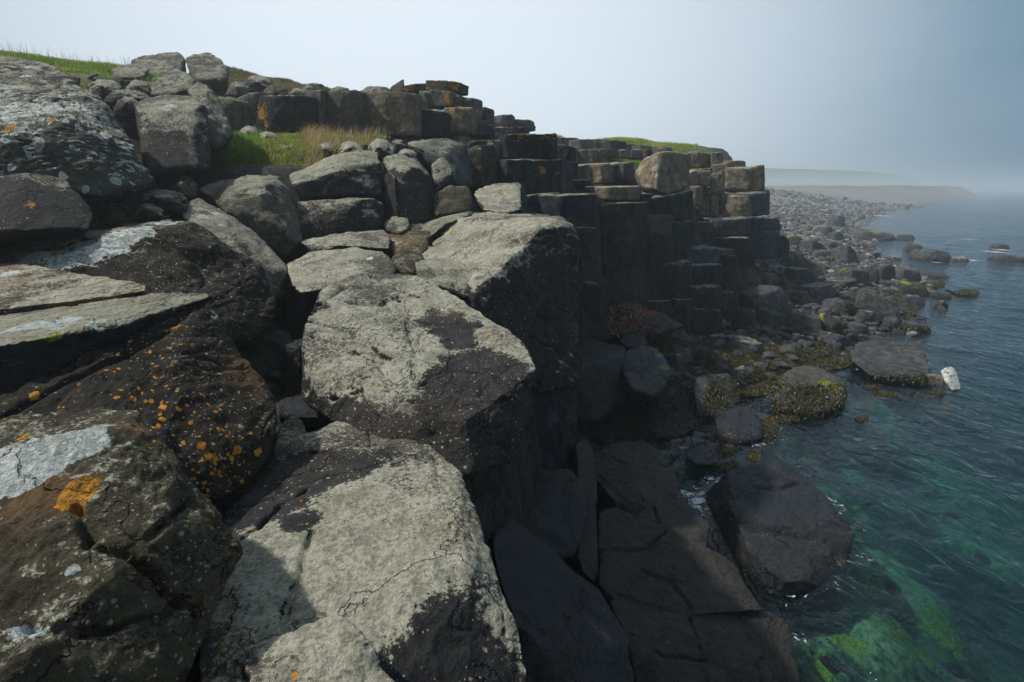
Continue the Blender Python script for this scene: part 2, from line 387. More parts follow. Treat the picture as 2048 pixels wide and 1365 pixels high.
# ================================================================== FOREGROUND ROCKS
R('brown boulder at the lower left with a chalky white lichen top and forked cracks',
  [(-90,900,1.95),(-60,850,2.1),(0,838,2.15),(60,830,2.15),(150,822,2.12),(262,813,2.08),(290,835,2.02),(355,940,1.86),(410,1000,1.85),(455,1050,1.86),(480,1090,1.84),(474,1150,1.72),(445,1210,1.62),(395,1310,1.5),(350,1450,1.4),
   (-90,960,1.72),(0,965,1.66),(110,925,1.68),(225,862,1.82),(330,1010,1.62),(-90,1450,1.15),(150,1450,1.28),(400,1080,1.66)], 1.1, 'brown', name='boulder', cuts=1, amp=.75, res=150, p=18,
  paint=[('white',60,900,95,1.0),('white',150,870,80,1.0),('white',20,935,80,.9),('orange',45,872,20,1.3),('orange',165,975,45,1.15),('orange',140,1000,40,.9),('orange',430,1025,14,1.2),('white',140,1135,16,.8),('white',50,1250,45,.55),('brown',250,850,40,1),('brown',60,1000,90,.7),('orange',310,885,20,.8),('orange',280,1280,22,.75)],
  cracks=[([(380,1005),(320,1060),(262,1108)],.010,.035),([(150,1010),(180,1080),(262,1112),(330,1185),(395,1228)],.012,.045),([(60,1250),(180,1275),(300,1240),(395,1228)],.01,.03)])
R('big dark angular boulder dotted with round orange lichens above the brown boulder',
  [(-90,860,2.3),(-90,820,2.35),(0,800,2.4),(130,722,2.62),(330,634,2.98),(400,596,3.15),(438,622,3.2),(490,700,3.12),(530,765,3.02),(553,805,2.95),(556,870,2.8),(528,930,2.68),(490,972,2.58),(432,1015,2.45),(300,960,2.2),(-90,1050,1.95),(420,760,2.78)], 1.6, 'dots', cuts=1, amp=.6, res=150, p=22,
  paint=[('orange',360,650,25,.9),('orange',290,780,60,.5),('orange',420,860,110,.6),('orange',450,950,60,.55),('white',420,620,30,.35),('white',470,680,40,.3),('white',520,770,40,.25),('orange',350,740,160,.1),('brown',500,740,60,.6)],
  cracks=[([(0,830),(130,760),(240,712),(330,660),(385,615)],.02,.03)])
R('layered slab with white and mossy lichen lip on top of the orange dotted boulder',
  [(-90,640,3.1),(0,636,3.15),(150,615,3.3),(280,588,3.5),(378,582,3.32),(412,590,3.25),(340,616,2.98),(250,654,2.78),(110,694,2.53),(0,706,2.42),(-90,712,2.36),(-90,800,2.42),(0,800,2.44),(130,728,2.62),(330,640,2.98)], 1.2, 'lichen', name='rock_slab', cat='rock slab', cuts=0, amp=.45, res=120, p=22,
  paint=[('white',40,655,40,.8),('white',130,645,60,.7),('moss',110,672,25,.9),('moss',200,655,35,.7),('white',200,650,30,.5),('brown',300,592,40,.9),('orange',100,690,15,.9),('pale',200,625,120,.3),('pale',380,590,50,.4)])
R('smooth rust stained slab tapering to a point at the left edge of the photo',
  [(-90,545,4.2),(-90,524,4.3),(0,527,4.2),(70,530,4.1),(135,556,3.9),(212,574,3.75),(272,580,3.65),(280,592,3.5),(230,612,3.3),(100,622,3.12),(0,634,3.0),(-90,640,2.95),(120,598,3.3)], .6, 'rust', name='rock_slab', cat='rock slab', cuts=0, amp=.45, res=110, p=18,
  paint=[('brown',60,570,70,1),('brown',150,600,60,.9),('white',10,545,25,.8),('brown',220,585,40,.7),('pale',120,590,80,.35)])
R('long dark boulder with a scalloped white lichen lip left of the slope',
  [(-90,545,4.4),(-90,505,4.6),(0,500,4.7),(50,478,5.0),(200,462,5.2),(330,432,5.15),(395,443,5.15),(470,488,5.1),(522,530,5.05),(548,572,4.95),(560,606,4.8),(552,642,4.65),(508,684,4.4),(445,650,4.25),(150,520,4.3),(290,452,4.65),(360,460,4.75),(200,700,3.9),(-90,660,3.95)], 1.7, 'dots', cuts=1, amp=.6, res=140, p=20,
  paint=[('orange',250,600,420,-.8),('white',60,518,40,1),('white',140,512,50,1),('white',215,495,50,.9),('white',270,462,40,1),('white',330,445,35,.7),('brown',230,470,35,1.0),('pale',130,495,150,.55),('pale',300,445,60,.3),('orange',380,552,10,1.0),('white',430,520,60,.25)])
R('low grey slab behind the white lipped boulder',
  [(-60,470,6.0),(85,455,6.0),(140,440,6.1),(180,436,6.1),(300,432,5.9),(345,432,5.7),(280,455,5.2),(60,500,5.0),(-60,505,5.0)], .8, 'pale', name='rock_slab', cat='rock slab', cuts=1, amp=.4,
  paint=[('white',200,443,50,.7),('brown',280,440,40,.5)])
R('sloping grey slab with four round white lichen spots',
  [(362,425,5.7),(378,396,6.0),(395,393,6.0),(432,412,6.0),(480,442,5.95),(530,482,5.8),(576,530,5.6),(580,548,5.45),(562,566,5.3),(522,532,5.2),(470,492,5.2),(400,455,5.3),(370,440,5.45),(550,600,5.1),(470,560,5.0)], 1.0, 'grey', name='rock_slab', cat='rock slab', cuts=1, amp=.4,
  paint=[('white',407,428,13,1.3),('white',438,423,9,1.3),('white',446,448,8,1.3),('white',427,422,4,1.3),('pale',480,455,60,.3),('pale',545,510,40,.5)])
R('big grey green boulder leaning behind the spotted slab',
  [(388,388,6.5),(405,372,6.6),(440,360,6.7),(500,347,6.8),(558,352,6.8),(587,388,6.7),(602,440,6.5),(600,492,6.3),(572,516,6.1),(530,482,6.1),(470,440,6.1),(420,400,6.3),(520,385,6.2)], 1.3, 'grey', cuts=2, amp=.5, paint=[('pale',450,366,50,.6),('pale',520,352,50,.5)])
R('wedge of rock with a smooth pinkish sloping top under the grass ledge',
  [(575,352,7.6),(640,318,7.9),(700,304,8.0),(752,301,7.9),(764,325,7.6),(768,388,7.4),(735,386,7.1),(680,392,7.0),(598,398,6.9),(585,372,6.9),(680,335,7.0)], 1.3, 'lichen', name='rock_block', cat='rock block', cuts=1, amp=.5, paint=[('pale',640,330,60,.7),('brown',620,338,40,.3)])
R('rounded dark block beneath the pinkish topped wedge',
  [(590,402,6.9),(680,398,6.95),(740,392,7.1),(768,408,7.2),(770,450,7.1),(742,478,6.9),(600,495,6.6),(580,450,6.6),(700,430,6.7)], 1.2, 'basalt', name='rock_block', cat='rock block', cuts=1, amp=.5, paint=[('pale',745,420,28,.6),('moss',750,430,20,.4)])
R('tall rounded block with a pale cap right of the pinkish wedge',
  [(765,312,7.9),(800,303,8.1),(835,308,8.2),(856,330,8.0),(864,360,7.9),(866,410,7.7),(858,455,7.5),(800,465,7.3),(788,400,7.3),(768,345,7.6),(815,340,7.5)], 1.2, 'basalt', name='rock_block', cat='rock block', cuts=2, amp=.5, paint=[('pale',800,318,40,.8),('pale',840,330,25,.5)])
R('dark finger of rock between two blocks below the grass ledge',
  [(768,350,7.5),(778,342,7.5),(790,352,7.4),(794,400,7.3),(796,440,7.2),(770,440,7.3)], .6, 'basalt', name='rock_block', cat='rock block', cuts=1, amp=.5)
R('small pale capped stone wedged against the blue grey slab',
  [(860,330,8.2),(884,311,8.3),(903,330,8.2),(912,355,8.1),(888,372,8.0),(866,390,7.9)], .7, 'lichen', cuts=2, amp=.6, paint=[('pale',885,320,20,.6)])
R('squat olive brown block above the bare rock gully',
  [(866,385,7.8),(900,367,7.9),(940,370,8.0),(948,395,7.9),(946,424,7.7),(905,432,7.5),(868,432,7.5)], 1.0, 'brown', name='rock_block', cat='rock block', cuts=2, amp=.5, paint=[('moss',910,400,30,.35)])
R('steep blue grey slab streaked with pale scratches below the columns',
  [(808,288,8.9),(835,275,9.2),(900,277,9.4),(936,290,9.3),(948,372,8.8),(912,372,8.4),(894,332,8.5),(850,305,8.6),(880,300,8.7)], 1.2, 'slate', name='rock_slab', cat='rock slab', cuts=1, amp=.5, paint=[('pale',830,283,35,1.1),('pale',900,340,40,.45)])
R('weathered light rock with orange lichen in front of the tall column',
  [(948,400,8.3),(946,380,8.6),(988,367,9.0),(1030,363,9.0),(1042,372,8.8),(1044,398,8.3),(1042,432,7.9),(1000,430,7.8),(960,420,7.9)], .9, 'pale', cuts=3, amp=.6, paint=[('orange',1000,378,18,1.1),('orange',955,378,10,1.1),('orange',970,395,10,.9),('brown',1010,372,30,.6)])
R('narrow dark slab on the right side of the weathered light rock',
  [(1030,363,9.2),(1042,366,9.1),(1054,395,8.9),(1060,432,8.6),(1042,432,8.4),(1040,385,8.7)], .7, 'basalt', name='rock_slab', cat='rock slab', cuts=1, amp=.5)
R('flat sunlit slab between the grey green boulder and the gully, upper one',
  [(598,482,6.3),(640,472,6.5),(692,463,6.7),(765,457,6.7),(782,468,6.6),(784,498,6.2),(700,492,6.0),(618,502,5.9),(700,478,6.2)], .9, 'pale', name='rock_slab', cat='rock slab', cuts=1, amp=.5, paint=[('pale',700,475,80,.4)])
R('flat sunlit slab with one white spot just behind the cracked centre boulder',
  [(575,532,5.7),(620,500,6.0),(700,490,6.1),(768,505,5.9),(798,538,5.5),(790,560,5.3),(700,560,5.1),(640,580,4.9),(598,590,4.9),(585,575,5.1)], 1.0, 'pale', name='rock_slab', cat='rock slab', cuts=1, amp=.5, paint=[('pale',680,520,100,.4),('white',740,512,8,1.3)])
R('rusty brown broken rock in the gully between the flat slabs and the big pale block',
  [(775,470,7.0),(800,450,7.2),(850,445,7.2),(870,465,6.9),(845,540,6.0),(810,560,5.7),(790,540,5.8)], .8, 'brown', cuts=4, amp=.9, paint=[('brown',810,480,60,1.2)])
R('small grey stone with pale top in the gully',
  [(765,445,7.1),(785,430,7.2),(815,435,7.1),(822,455,6.9),(800,470,6.8),(770,462,6.9)], .5, 'grey', cuts=3, amp=.8)
R('thin layered grey stone behind the left corner of the big pale block',
  [(830,455,7.1),(870,440,7.5),(910,425,7.7),(945,417,7.8),(950,428,7.6),(900,445,7.0),(855,475,6.7),(832,480,6.7)], .8, 'grey', name='rock_slab', cat='rock slab', cuts=2, amp=.6, paint=[('pale',900,432,40,.5)])
R('knobbly dark stone at the foot of the big pale block beside the gully',
  [(828,525,5.4),(850,517,5.6),(900,517,5.6),(935,527,5.5),(960,560,5.2),(940,600,4.9),(860,570,4.9),(830,550,5.1)], .8, 'lichen', cuts=3, amp=.7, paint=[('pale',870,520,30,.5)])
R('big block with a broad pale sunlit top and black face standing over the sea',
  [(838,520,6.3),(868,472,6.8),(908,436,7.3),(942,423,7.7),(1000,427,7.7),(1080,426,7.3),(1128,432,6.9),(1150,448,6.6),(1160,480,6.3),(985,566,4.95),(1030,505,5.3),(1092,458,5.75),(1130,450,6.1),(1160,700,6.2),(1158,770,6.1),(1075,790,5.4),(960,760,4.75),(940,600,4.9)], 1.5, 'pale', name='rock_block', cat='rock block', cuts=0, amp=.35, res=150, p=26,
  paint=[('pale',930,470,100,.5),('pale',1020,450,80,.6),('brown',1040,440,35,.5),('moss',905,462,14,.8),('pale',1010,520,30,.5),('pale',1040,640,100,-.9),('pale',1110,600,100,-.9),('pale',1140,480,22,.2),('orange',1096,510,8,1.2),('pale',1060,520,22,.55),('pale',1020,570,26,.5),('pale',900,505,45,-.35)])
R('tall black lower column under the big pale topped block',
  [(1155,745,6.3),(1075,758,5.5),(935,745,4.65),(1152,860,6.2),(1148,935,6.1),(1090,1000,5.5),(1040,1050,5.1),(940,1060,4.5),(920,900,4.5)], 1.5, 'column', name='rock_block', cat='rock block', cuts=1, amp=.35, p=20, paint=[('pale',1140,770,25,.3)])
R('narrow pillar with lichen specks on the right edge of the big pale topped block',
  [(1140,452,6.75),(1156,470,6.6),(1166,520,6.55),(1166,620,6.5),(1160,720,6.4),(1164,780,6.4),(1135,760,6.2)], .8, 'basalt', name='rock_block', cat='rock block', cuts=1, amp=.5, paint=[('pale',1150,600,35,.4)])
R('cracked centre boulder, half chalk grey and half dark with orange flecks',
  [(606,655,4.0),(636,595,4.5),(660,566,4.75),(700,550,4.95),(740,543,5.05),(820,547,5.05),(900,564,4.9),(958,598,4.65),(1018,652,4.2),(1062,708,3.8),(1077,748,3.6),(1064,800,3.5),(1045,860,3.4),(600,700,3.75),(604,765,3.6),(680,788,3.4),(760,812,3.24),(850,842,3.1),(930,822,3.14),(1000,790,3.3),(600,800,3.65),(750,905,3.1),(900,960,3.0),(1035,930,3.25)], 1.0, 'pale', cuts=0, amp=.42, res=170, p=26,
  paint=[('pale',960,740,120,-1.3),('pale',900,650,85,-1.25),('pale',920,800,90,-1.3),('pale',1010,740,60,-.7),('orange',940,620,90,.42),('orange',960,700,90,.30),('orange',1020,745,60,.2),('pale',990,610,30,.6),('pale',1030,670,35,.9),('pale',660,750,90,.3),('pale',690,640,90,.3),('pale',640,610,28,-.8),('pale',900,900,180,-.9),('pale',700,860,110,-.9),('pale',650,660,40,-.3),('brown',920,610,60,.9),('moss',755,770,10,.8),('pale',800,700,60,.35),('pale',780,790,60,.5)],
  cracks=[([(625,640),(700,660),(740,690),(775,715)],.022,.035),([(625,665),(700,700),(760,725),(772,745)],.02,.028),([(700,600),(760,605),(800,590)],.022,.03),([(745,550),(790,575),(835,590)],.022,.03),([(640,605),(690,572),(745,570),(800,600)],.024,.03),([(760,735),(720,780),(660,800)],.010,.018),([(812,640),(830,700),(822,745),(845,775)],.010,.018),([(1000,600),(900,760)],.006,.008),([(1062,715),(1000,745),(960,790)],.006,.012)])
R('flat light grey boulder in the foreground with a dark blue upper corner',
  [(560,905,3.0),(600,860,3.3),(640,845,3.4),(700,836,3.4),(782,834,3.35),(832,860,3.2),(880,905,3.0),(922,942,2.8),(945,1000,2.6),(962,1080,2.36),(1002,1170,2.16),(1032,1240,2.05),(1062,1345,1.92),(935,1165,2.02),(800,1262,1.82),(640,1290,1.76),(440,1030,2.5),(425,1120,2.2),(400,1260,1.84),(1062,1460,1.8),(800,1480,1.6),(380,1480,1.5)], 1.0, 'pale', cuts=0, amp=.35, res=170, p=28,
  paint=[('pale',560,960,150,-1.5),('pale',500,1000,90,-1.2),('pale',700,915,90,-1.1),('pale',800,905,50,-1),('pale',480,1010,60,-1.3),('pale',600,1040,40,-1.1),('pale',580,1100,30,-.6),('pale',720,850,80,.6),('pale',780,1100,190,.45),('pale',500,1140,60,.3),('orange',560,990,70,.42),('orange',600,1045,16,1.25),('orange',480,1060,25,.8),('orange',930,960,50,.35),('orange',950,1030,16,.8),('pale',900,1330,200,-1.1),('pale',980,1250,50,.2),('orange',465,1265,28,.9),('brown',800,1020,60,.5),('pale',560,1200,80,-.3)],
  cracks=[([(435,1095),(520,1050),(560,1010),(610,975)],.012,.03),([(560,905),(640,900),(700,885),(780,888),(850,880)],.014,.02),([(560,1250),(600,1150),(625,1060)],.012,.02),([(730,838),(745,880)],.008,.015),([(870,905),(880,960),(950,1080)],.007,.012),([(960,1120),(900,1080),(900,1050)],.006,.01)])
R('light brown rock at the bottom centre in front of the flat grey boulder',
  [(340,1450,1.5),(420,1340,1.6),(470,1300,1.66),(560,1266,1.7),(640,1246,1.72),(690,1238,1.72),(722,1262,1.66),(762,1310,1.58),(800,1400,1.5),(820,1470,1.42),(560,1330,1.55),(330,1500,1.35),(600,1500,1.35)], .6, 'pale', cuts=1, amp=.6, res=110,
  paint=[('orange',585,1350,14,1.2),('brown',640,1290,50,.6),('pale',420,1350,50,-.7),('moss',400,1310,30,.4),('moss',720,1290,10,.8)],
  cracks=[([(470,1300),(500,1400)],.01,.025)])
R('small pale stone at the very bottom edge of the photo',
  [(690,1370,1.5),(725,1340,1.54),(765,1336,1.54),(800,1365,1.5),(815,1420,1.45),(690,1430,1.43)], .3, 'pale', cuts=2, amp=.6)
R('small lichen speckled stone leaning in the corner above the flat grey boulder',
  [(545,905,3.0),(560,846,3.3),(584,818,3.4),(606,836,3.35),(622,880,3.2),(608,930,3.0),(550,925,2.95)], .5, 'lichen', cuts=2, amp=.8, paint=[('pale',580,860,30,.6)])
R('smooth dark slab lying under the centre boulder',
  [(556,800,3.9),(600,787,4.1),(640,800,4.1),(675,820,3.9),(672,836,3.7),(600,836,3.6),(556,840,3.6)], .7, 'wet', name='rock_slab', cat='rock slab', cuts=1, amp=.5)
R('smooth bluish black rock sloping down to the bottom edge',
  [(982,1075,3.2),(992,1048,3.45),(1012,1028,3.6),(1080,1105,3.6),(1150,1142,3.55),(1200,1180,3.5),(1240,1240,3.35),(1266,1300,3.2),(1285,1460,2.95),(1060,1460,2.5),(1040,1290,2.6),(1000,1160,2.9),(1100,1250,2.95)], 1.1, 'wet', cuts=0, amp=.4, res=110, p=18, paint=[('orange',1200,1203,6,1.2),('pale',1210,1215,5,1.2)])
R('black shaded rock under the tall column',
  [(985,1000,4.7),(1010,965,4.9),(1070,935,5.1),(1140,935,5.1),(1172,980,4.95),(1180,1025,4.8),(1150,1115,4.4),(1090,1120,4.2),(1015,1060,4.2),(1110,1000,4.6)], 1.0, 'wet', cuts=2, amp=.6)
R('narrow rounded rock between the black column and the brown layered rock',
  [(1145,890,5.9),(1163,868,6.1),(1180,885,6.0),(1190,920,5.8),(1196,1000,5.4),(1185,1030,5.2),(1160,1010,5.2),(1148,940,5.5)], .8, 'wetbrown', cuts=2, amp=.6)
R('brown layered rock with slanting cracks beside the water channel',
  [(1186,912,6.5),(1210,888,6.8),(1285,880,6.9),(1330,908,6.6),(1356,962,6.2),(1356,995,5.9),(1292,1020,5.55),(1250,1016,5.5),(1200,992,5.6),(1188,945,6.1),(1300,985,5.8),(1290,1080,5.4),(1356,1050,5.8)], .9, 'wetbrown', cuts=1, amp=.55, res=100, p=22,
  cracks=[([(1195,900),(1250,925),(1340,930)],.015,.035),([(1240,960),(1290,1000)],.012,.03),([(1200,950),(1250,1000)],.012,.03)])
R('brown pointed rock next to the big black sea rock',
  [(1278,1030,5.5),(1318,1000,5.8),(1372,998,5.8),(1422,1050,5.4),(1416,1092,5.15),(1396,1132,4.9),(1332,1092,5.0),(1300,1062,5.2),(1400,1160,4.9),(1350,1060,5.3)], .8, 'wetbrown', cuts=1, amp=.55, res=80, cracks=[([(1310,1010),(1318,1060),(1345,1090)],.012,.03)])
R('wet dark rock mass with a fine layered surface below the brown pointed rock',
  [(1196,1025,5.3),(1235,1015,5.4),(1300,1050,5.2),(1395,1128,4.9),(1440,1100,5.0),(1490,1140,4.9),(1545,1222,4.55),(1380,1230,4.35),(1270,1240,4.2),(1205,1180,4.45),(1195,1100,4.8)], 1.0, 'wetbrown', cuts=1, amp=.5, res=110,
  cracks=[([(1200,1100),(1290,1095),(1330,1060)],.015,.03),([(1290,1140),(1340,1160),(1380,1210)],.02,.03),([(1230,1180),(1330,1215),(1480,1225)],.015,.03)])
R('dark stepped rock ledge at the bottom edge beside the green water',
  [(1215,1195,4.35),(1270,1215,4.4),(1380,1225,4.4),(1480,1228,4.5),(1545,1222,4.6),(1582,1240,4.55),(1600,1365,4.1),(1612,1470,3.9),(1290,1480,3.5),(1260,1300,3.8),(1240,1240,4.1)], 1.0, 'wetbrown', name='rock_slab', cat='rock ledge', cuts=1, amp=.45, res=110,
  cracks=[([(1380,1230),(1400,1300),(1420,1365)],.012,.03),([(1480,1230),(1530,1365)],.012,.03),([(1250,1260),(1330,1310),(1420,1320)],.012,.03)])
R('narrow rock beside the long black crack left of the layered rocks',
  [(1160,1020,5.1),(1185,1010,5.2),(1195,1050,5.0),(1196,1110,4.75),(1200,1175,4.5),(1165,1150,4.45),(1155,1110,4.6)], .8, 'wetbrown', cuts=1, amp=.6)
R('big smooth black rock rising from the green water at the lower right',
  [(1394,1002,7.0),(1450,946,6.95),(1500,928,7.1),(1560,924,7.1),(1602,942,7.0),(1640,1008,6.45),(1700,1042,6.2),(1712,1078,5.95),(1692,1112,5.75),(1684,1152,5.5),(1642,1168,5.3),(1560,1162,5.2),(1500,1118,5.4),(1462,1010,6.1),(1402,1085,6.6),(1430,1150,6.1),(1560,1230,5.15),(1690,1190,5.4)], .8, 'wet', cuts=-2, amp=.5, res=130, p=26,
  paint=[('orange',1600,1070,34,.55),('orange',1535,1070,20,.5),('orange',1600,1010,12,.6),('pale',1685,1125,20,1.1),('orange',1590,1120,12,.6)],
  cracks=[([(1510,970),(1560,975),(1600,965)],.03,.03),([(1470,1040),(1560,1060),(1650,1080)],.035,.03)])
R('flat black stone with a pale rim lying in the water channel',
  [(1368,900,7.7),(1385,888,7.9),(1425,892,7.9),(1440,915,7.6),(1432,932,7.4),(1395,932,7.35),(1372,915,7.5)], .3, 'wet', cuts=2, amp=.5)
R('tilted blue black slab with barnacles in the channel',
  [(1428,838,8.7),(1470,810,9.1),(1500,812,9.1),(1528,848,8.7),(1524,880,8.35),(1470,892,8.2),(1434,882,8.3),(1450,850,8.5)], .5, 'wet', cuts=2, amp=.5, paint=[('orange',1460,860,14,.6),('orange',1510,870,12,.7)])
R('round weedy stone at the right end of the blue black slab',
  [(1515,855,8.7),(1540,848,8.8),(1554,862,8.6),(1548,884,8.4),(1520,890,8.3)], .4, 'mossy', cuts=2, amp=.7)
R('square grey boulder with brown seaweed draped over its right side',
  [(1384,768,9.69),(1400,750,9.97),(1462,746,10.07),(1472,770,9.79),(1476,815,9.40),(1440,840,9.03),(1392,830,9.03),(1388,790,9.40)], .9, 'shore', cuts=1, amp=.5)
R('rounded boulder with a lime green streak and a dark seaweed skirt',
  [(1553,765,10.08),(1572,742,10.36),(1612,727,10.55),(1652,736,10.45),(1684,762,10.18),(1692,795,9.71),(1672,818,9.34),(1620,834,9.16),(1552,824,9.25),(1552,790,9.62)], 1.0, 'shorelit', cuts=1, amp=.45, paint=[('moss',1650,762,14,1.6),('moss',1675,765,26,.8)])
R('large flat topped brown boulder reaching into the sea',
  [(1698,700,11.97),(1708,686,12.25),(1745,678,12.44),(1835,680,12.35),(1850,702,11.88),(1862,750,11.02),(1842,765,10.73),(1740,752,10.92),(1702,722,11.59)], 1.2, 'shore', cuts=1, amp=.4, res=60)
R('dark wet platform rock at the cliff foot beside the black column',
  [(1130,690,9.0),(1160,676,9.3),(1215,683,9.2),(1250,694,9.0),(1248,728,8.5),(1175,738,8.1),(1130,735,8.0),(1245,800,8.4),(1195,845,8.0),(1130,850,8.0)], 1.0, 'wet', name='rock_block', cat='rock block', cuts=1, amp=.45)
R('rounded cracked boulder with a lime green mark next to the wet platform',
  [(1243,712,8.9),(1262,696,9.2),(1302,690,9.4),(1330,708,9.2),(1346,740,8.8),(1330,778,8.3),(1305,795,8.1),(1262,785,8.1),(1244,750,8.4)], .9, 'shore', cuts=2, amp=.5, paint=[('moss',1332,722,10,1.5),('moss',1310,695,18,.6)],
  cracks=[([(1250,728),(1285,740),(1290,775)],.02,.04),([(1285,700),(1287,735),(1335,745)],.02,.03)])
R('low rounded stone behind the cracked boulder under the orange weed',
  [(1238,680,10.1),(1255,665,10.4),(1285,668,10.4),(1298,685,10.1),(1280,695,9.9),(1248,694,9.9)], .5, 'wet', cuts=2, amp=.6)
# ================================================================== UPPER LEFT
R('massive boulder at the upper left with white ring lichens on its sloping top',
  [(-90,200,5.9),(-90,168,6.2),(0,165,6.2),(100,168,6.3),(165,178,6.3),(200,190,6.1),(218,225,5.8),(262,275,5.6),(295,330,5.5),(305,368,5.4),(282,382,5.2),(200,395,5.0),(-90,350,4.7),(-90,262,4.85),(80,268,4.9),(140,245,5.1),(200,330,5.05)], 1.5, 'ring', cuts=1, amp=.5, res=130, p=18,
  paint=[('white',40,225,60,.55),('white',130,215,50,.45),('white',0,215,40,.5),('white',90,245,30,.5),('orange',15,257,22,1.3),('orange',103,237,14,1.3),('white',120,190,30,.4),('pale',250,290,60,.3)])
R('rounded dark rock tucked under the massive ring lichen boulder',
  [(-90,362,4.7),(0,350,4.7),(80,352,4.8),(138,362,4.9),(152,395,4.8),(190,425,4.7),(185,442,4.6),(60,462,4.2),(-90,470,4.0),(60,400,4.4)], .9, 'basalt', cuts=1, amp=.5, paint=[('pale',60,400,140,-.5),('orange',62,407,13,1.2),('pale',100,356,40,.5)])
R('dark rock at the top left edge below the grassy skyline',
  [(-90,112,7.6),(0,108,7.6),(60,118,7.5),(120,132,7.4),(162,150,7.2),(160,172,7.0),(60,180,6.8),(-90,180,6.6)], 1.2, 'basalt', cuts=2, amp=.6, paint=[('white',50,130,8,1.2),('white',75,132,8,1.2),('white',53,150,9,1.0),('orange',8,145,20,.9)])
R('large square boulder with a white crusted top in front of the grass ledge',
  [(266,205,7.0),(290,194,7.2),(345,188,7.4),(385,192,7.3),(408,212,7.1),(420,240,6.9),(424,290,6.6),(418,338,6.3),(300,350,6.1),(276,280,6.5),(268,225,6.8),(300,225,6.6),(390,235,6.7)], 1.3, 'lichen', cuts=1, amp=.5, paint=[('pale',330,200,60,.6),('white',335,212,25,.6),('pale',340,290,70,-.6)])
R('steep angular rock just right of the white crusted square boulder',
  [(372,180,7.9),(392,160,8.1),(415,165,8.1),(440,195,8.0),(455,235,7.8),(470,268,7.5),(425,300,7.0),(408,240,7.2)], .9, 'grey', cuts=2, amp=.6, paint=[('pale',395,172,22,.6),('orange',377,168,8,1.2),('white',446,258,9,.9)])
R('grey peaked rock above the white crusted square boulder',
  [(290,180,9.3),(322,155,9.6),(352,136,9.8),(375,142,9.7),(390,162,9.4),(385,184,9.1),(330,192,8.9),(295,190,9.0)], .9, 'grey', cuts=3, amp=.6)
R('broad flat topped boulder on the skyline, left one of the pair',
  [(258,120,12.4),(275,110,12.6),(330,104,12.7),(352,102,12.7),(368,112,12.5),(376,130,12.3),(378,156,12.0),(330,160,11.8),(282,156,11.8),(262,138,12.1)], 1.6, 'grey', cuts=3, amp=.6)
R('domed boulder on the skyline, right one of the pair',
  [(368,115,12.4),(385,105,12.6),(420,102,12.7),(442,118,12.5),(458,135,12.3),(460,160,12.0),(420,166,11.8),(380,160,11.9)], 1.6, 'grey', cuts=3, amp=.6, paint=[('white',445,152,6,1.2)])
R('low dark rock left of the skyline boulders beside the grass',
  [(218,135,10.9),(240,128,11.1),(280,124,11.2),(300,138,11.0),(290,158,10.7),(228,158,10.5)], .9, 'grey', cuts=3, amp=.7)
for i, (lab, q, mt) in enumerate([
  ('small orange flecked stone on the slope under the grass bank', (165,158,245,182,8.6), 'lichen'),
  ('flat broken stone behind the massive ring lichen boulder', (205,178,300,196,8.2), 'basalt'),
  ('dark stone in the cleft left of the white crusted square boulder', (225,190,282,222,7.6), 'basalt'),
  ('small pale stone among the orange lichen below the skyline pair', (248,160,302,180,9.2), 'lichen'),
  ('tilted grey stone in the hollow behind the spotted slab', (332,346,396,385,6.5), 'grey'),
  ('low dark stone in the hollow under the massive boulder', (262,378,378,412,5.9), 'basalt'),
  ('flat stone with an orange patch in the hollow', (198,412,252,438,5.5), 'brown'),
  ('small mossy stone beside the tuft of grass in the hollow', (262,404,330,430,5.6), 'lichen'),
  ('pale rounded stone on the left part of the grass ledge', (474,250,522,274,9.3), 'pale'),
  ('second pale stone on the grass ledge touching the first', (512,262,556,280,9.0), 'pale'),
  ('thin pale stone lying in the grass of the ledge', (545,287,604,298,8.6), 'pale'),
  ('leftmost of the white lichen stones edging the grass ledge', (626,282,676,308,8.5), 'pale'),
  ('second white lichen stone along the grass ledge', (673,280,728,306,8.5), 'pale'),
  ('tallest white lichen stone along the grass ledge', (728,275,792,310,8.5), 'pale'),
  ('last white lichen stone of the grass ledge by the blue grey slab', (790,296,836,314,8.5), 'pale'),
  ('dark low stone between the grass ledge and the wall of blocks', (776,278,815,298,9.0), 'basalt'),
  ('grey stone on the slope left of the wall of blocks', (452,162,500,182,11.2), 'grey'),
  ('pale humped stone on the slope above the wall of blocks', (480,150,545,172,11.8), 'lichen'),
  ('orange tinted rounded stone above the wall of blocks', (522,166,578,190,11.4), 'brown'),
  ('small light stone on top of the wall of blocks', (575,176,612,190,11.2), 'lichen'),
  ('round grey stone perched on top of the wall of blocks', (600,168,632,184,11.4), 'grey'),
  ('low grey stone row end under the brown grass slope', (655,172,700,188,12.0), 'grey'),
  ('small flat stone beside the pointed spike', (718,172,782,183,12.3), 'lichen'),
  ]):
    x0, y0, x1, y1, d = q
    R(lab, [(x0-3,y1+9,d-.15),(x0+.15*(x1-x0),y0+.35*(y1-y0),d),(x0+.4*(x1-x0),y0,d+.1),(x0+.75*(x1-x0),y0+.12*(y1-y0),d+.1),(x1,y0+.6*(y1-y0),d),(x1-3,y1+8,d-.2),(x0+.5*(x1-x0),y1+10,d-.3),(x0+.45*(x1-x0),y0+.5*(y1-y0),d-.35)],
      (x1-x0)/F*d*.7, mt, name='stone', cat='stone', cuts=1, amp=.8, p=20, res=18 if x1-x0 < 70 else 26)
R('pointed orange topped spike of rock on the skyline',
  [(778,182,12.6),(782,172,12.6),(808,157,12.8),(810,182,12.6),(808,190,12.4)], .5, 'brown', name='rock_block', cat='rock block', cuts=0, amp=.4, paint=[('orange',797,165,12,.9)])
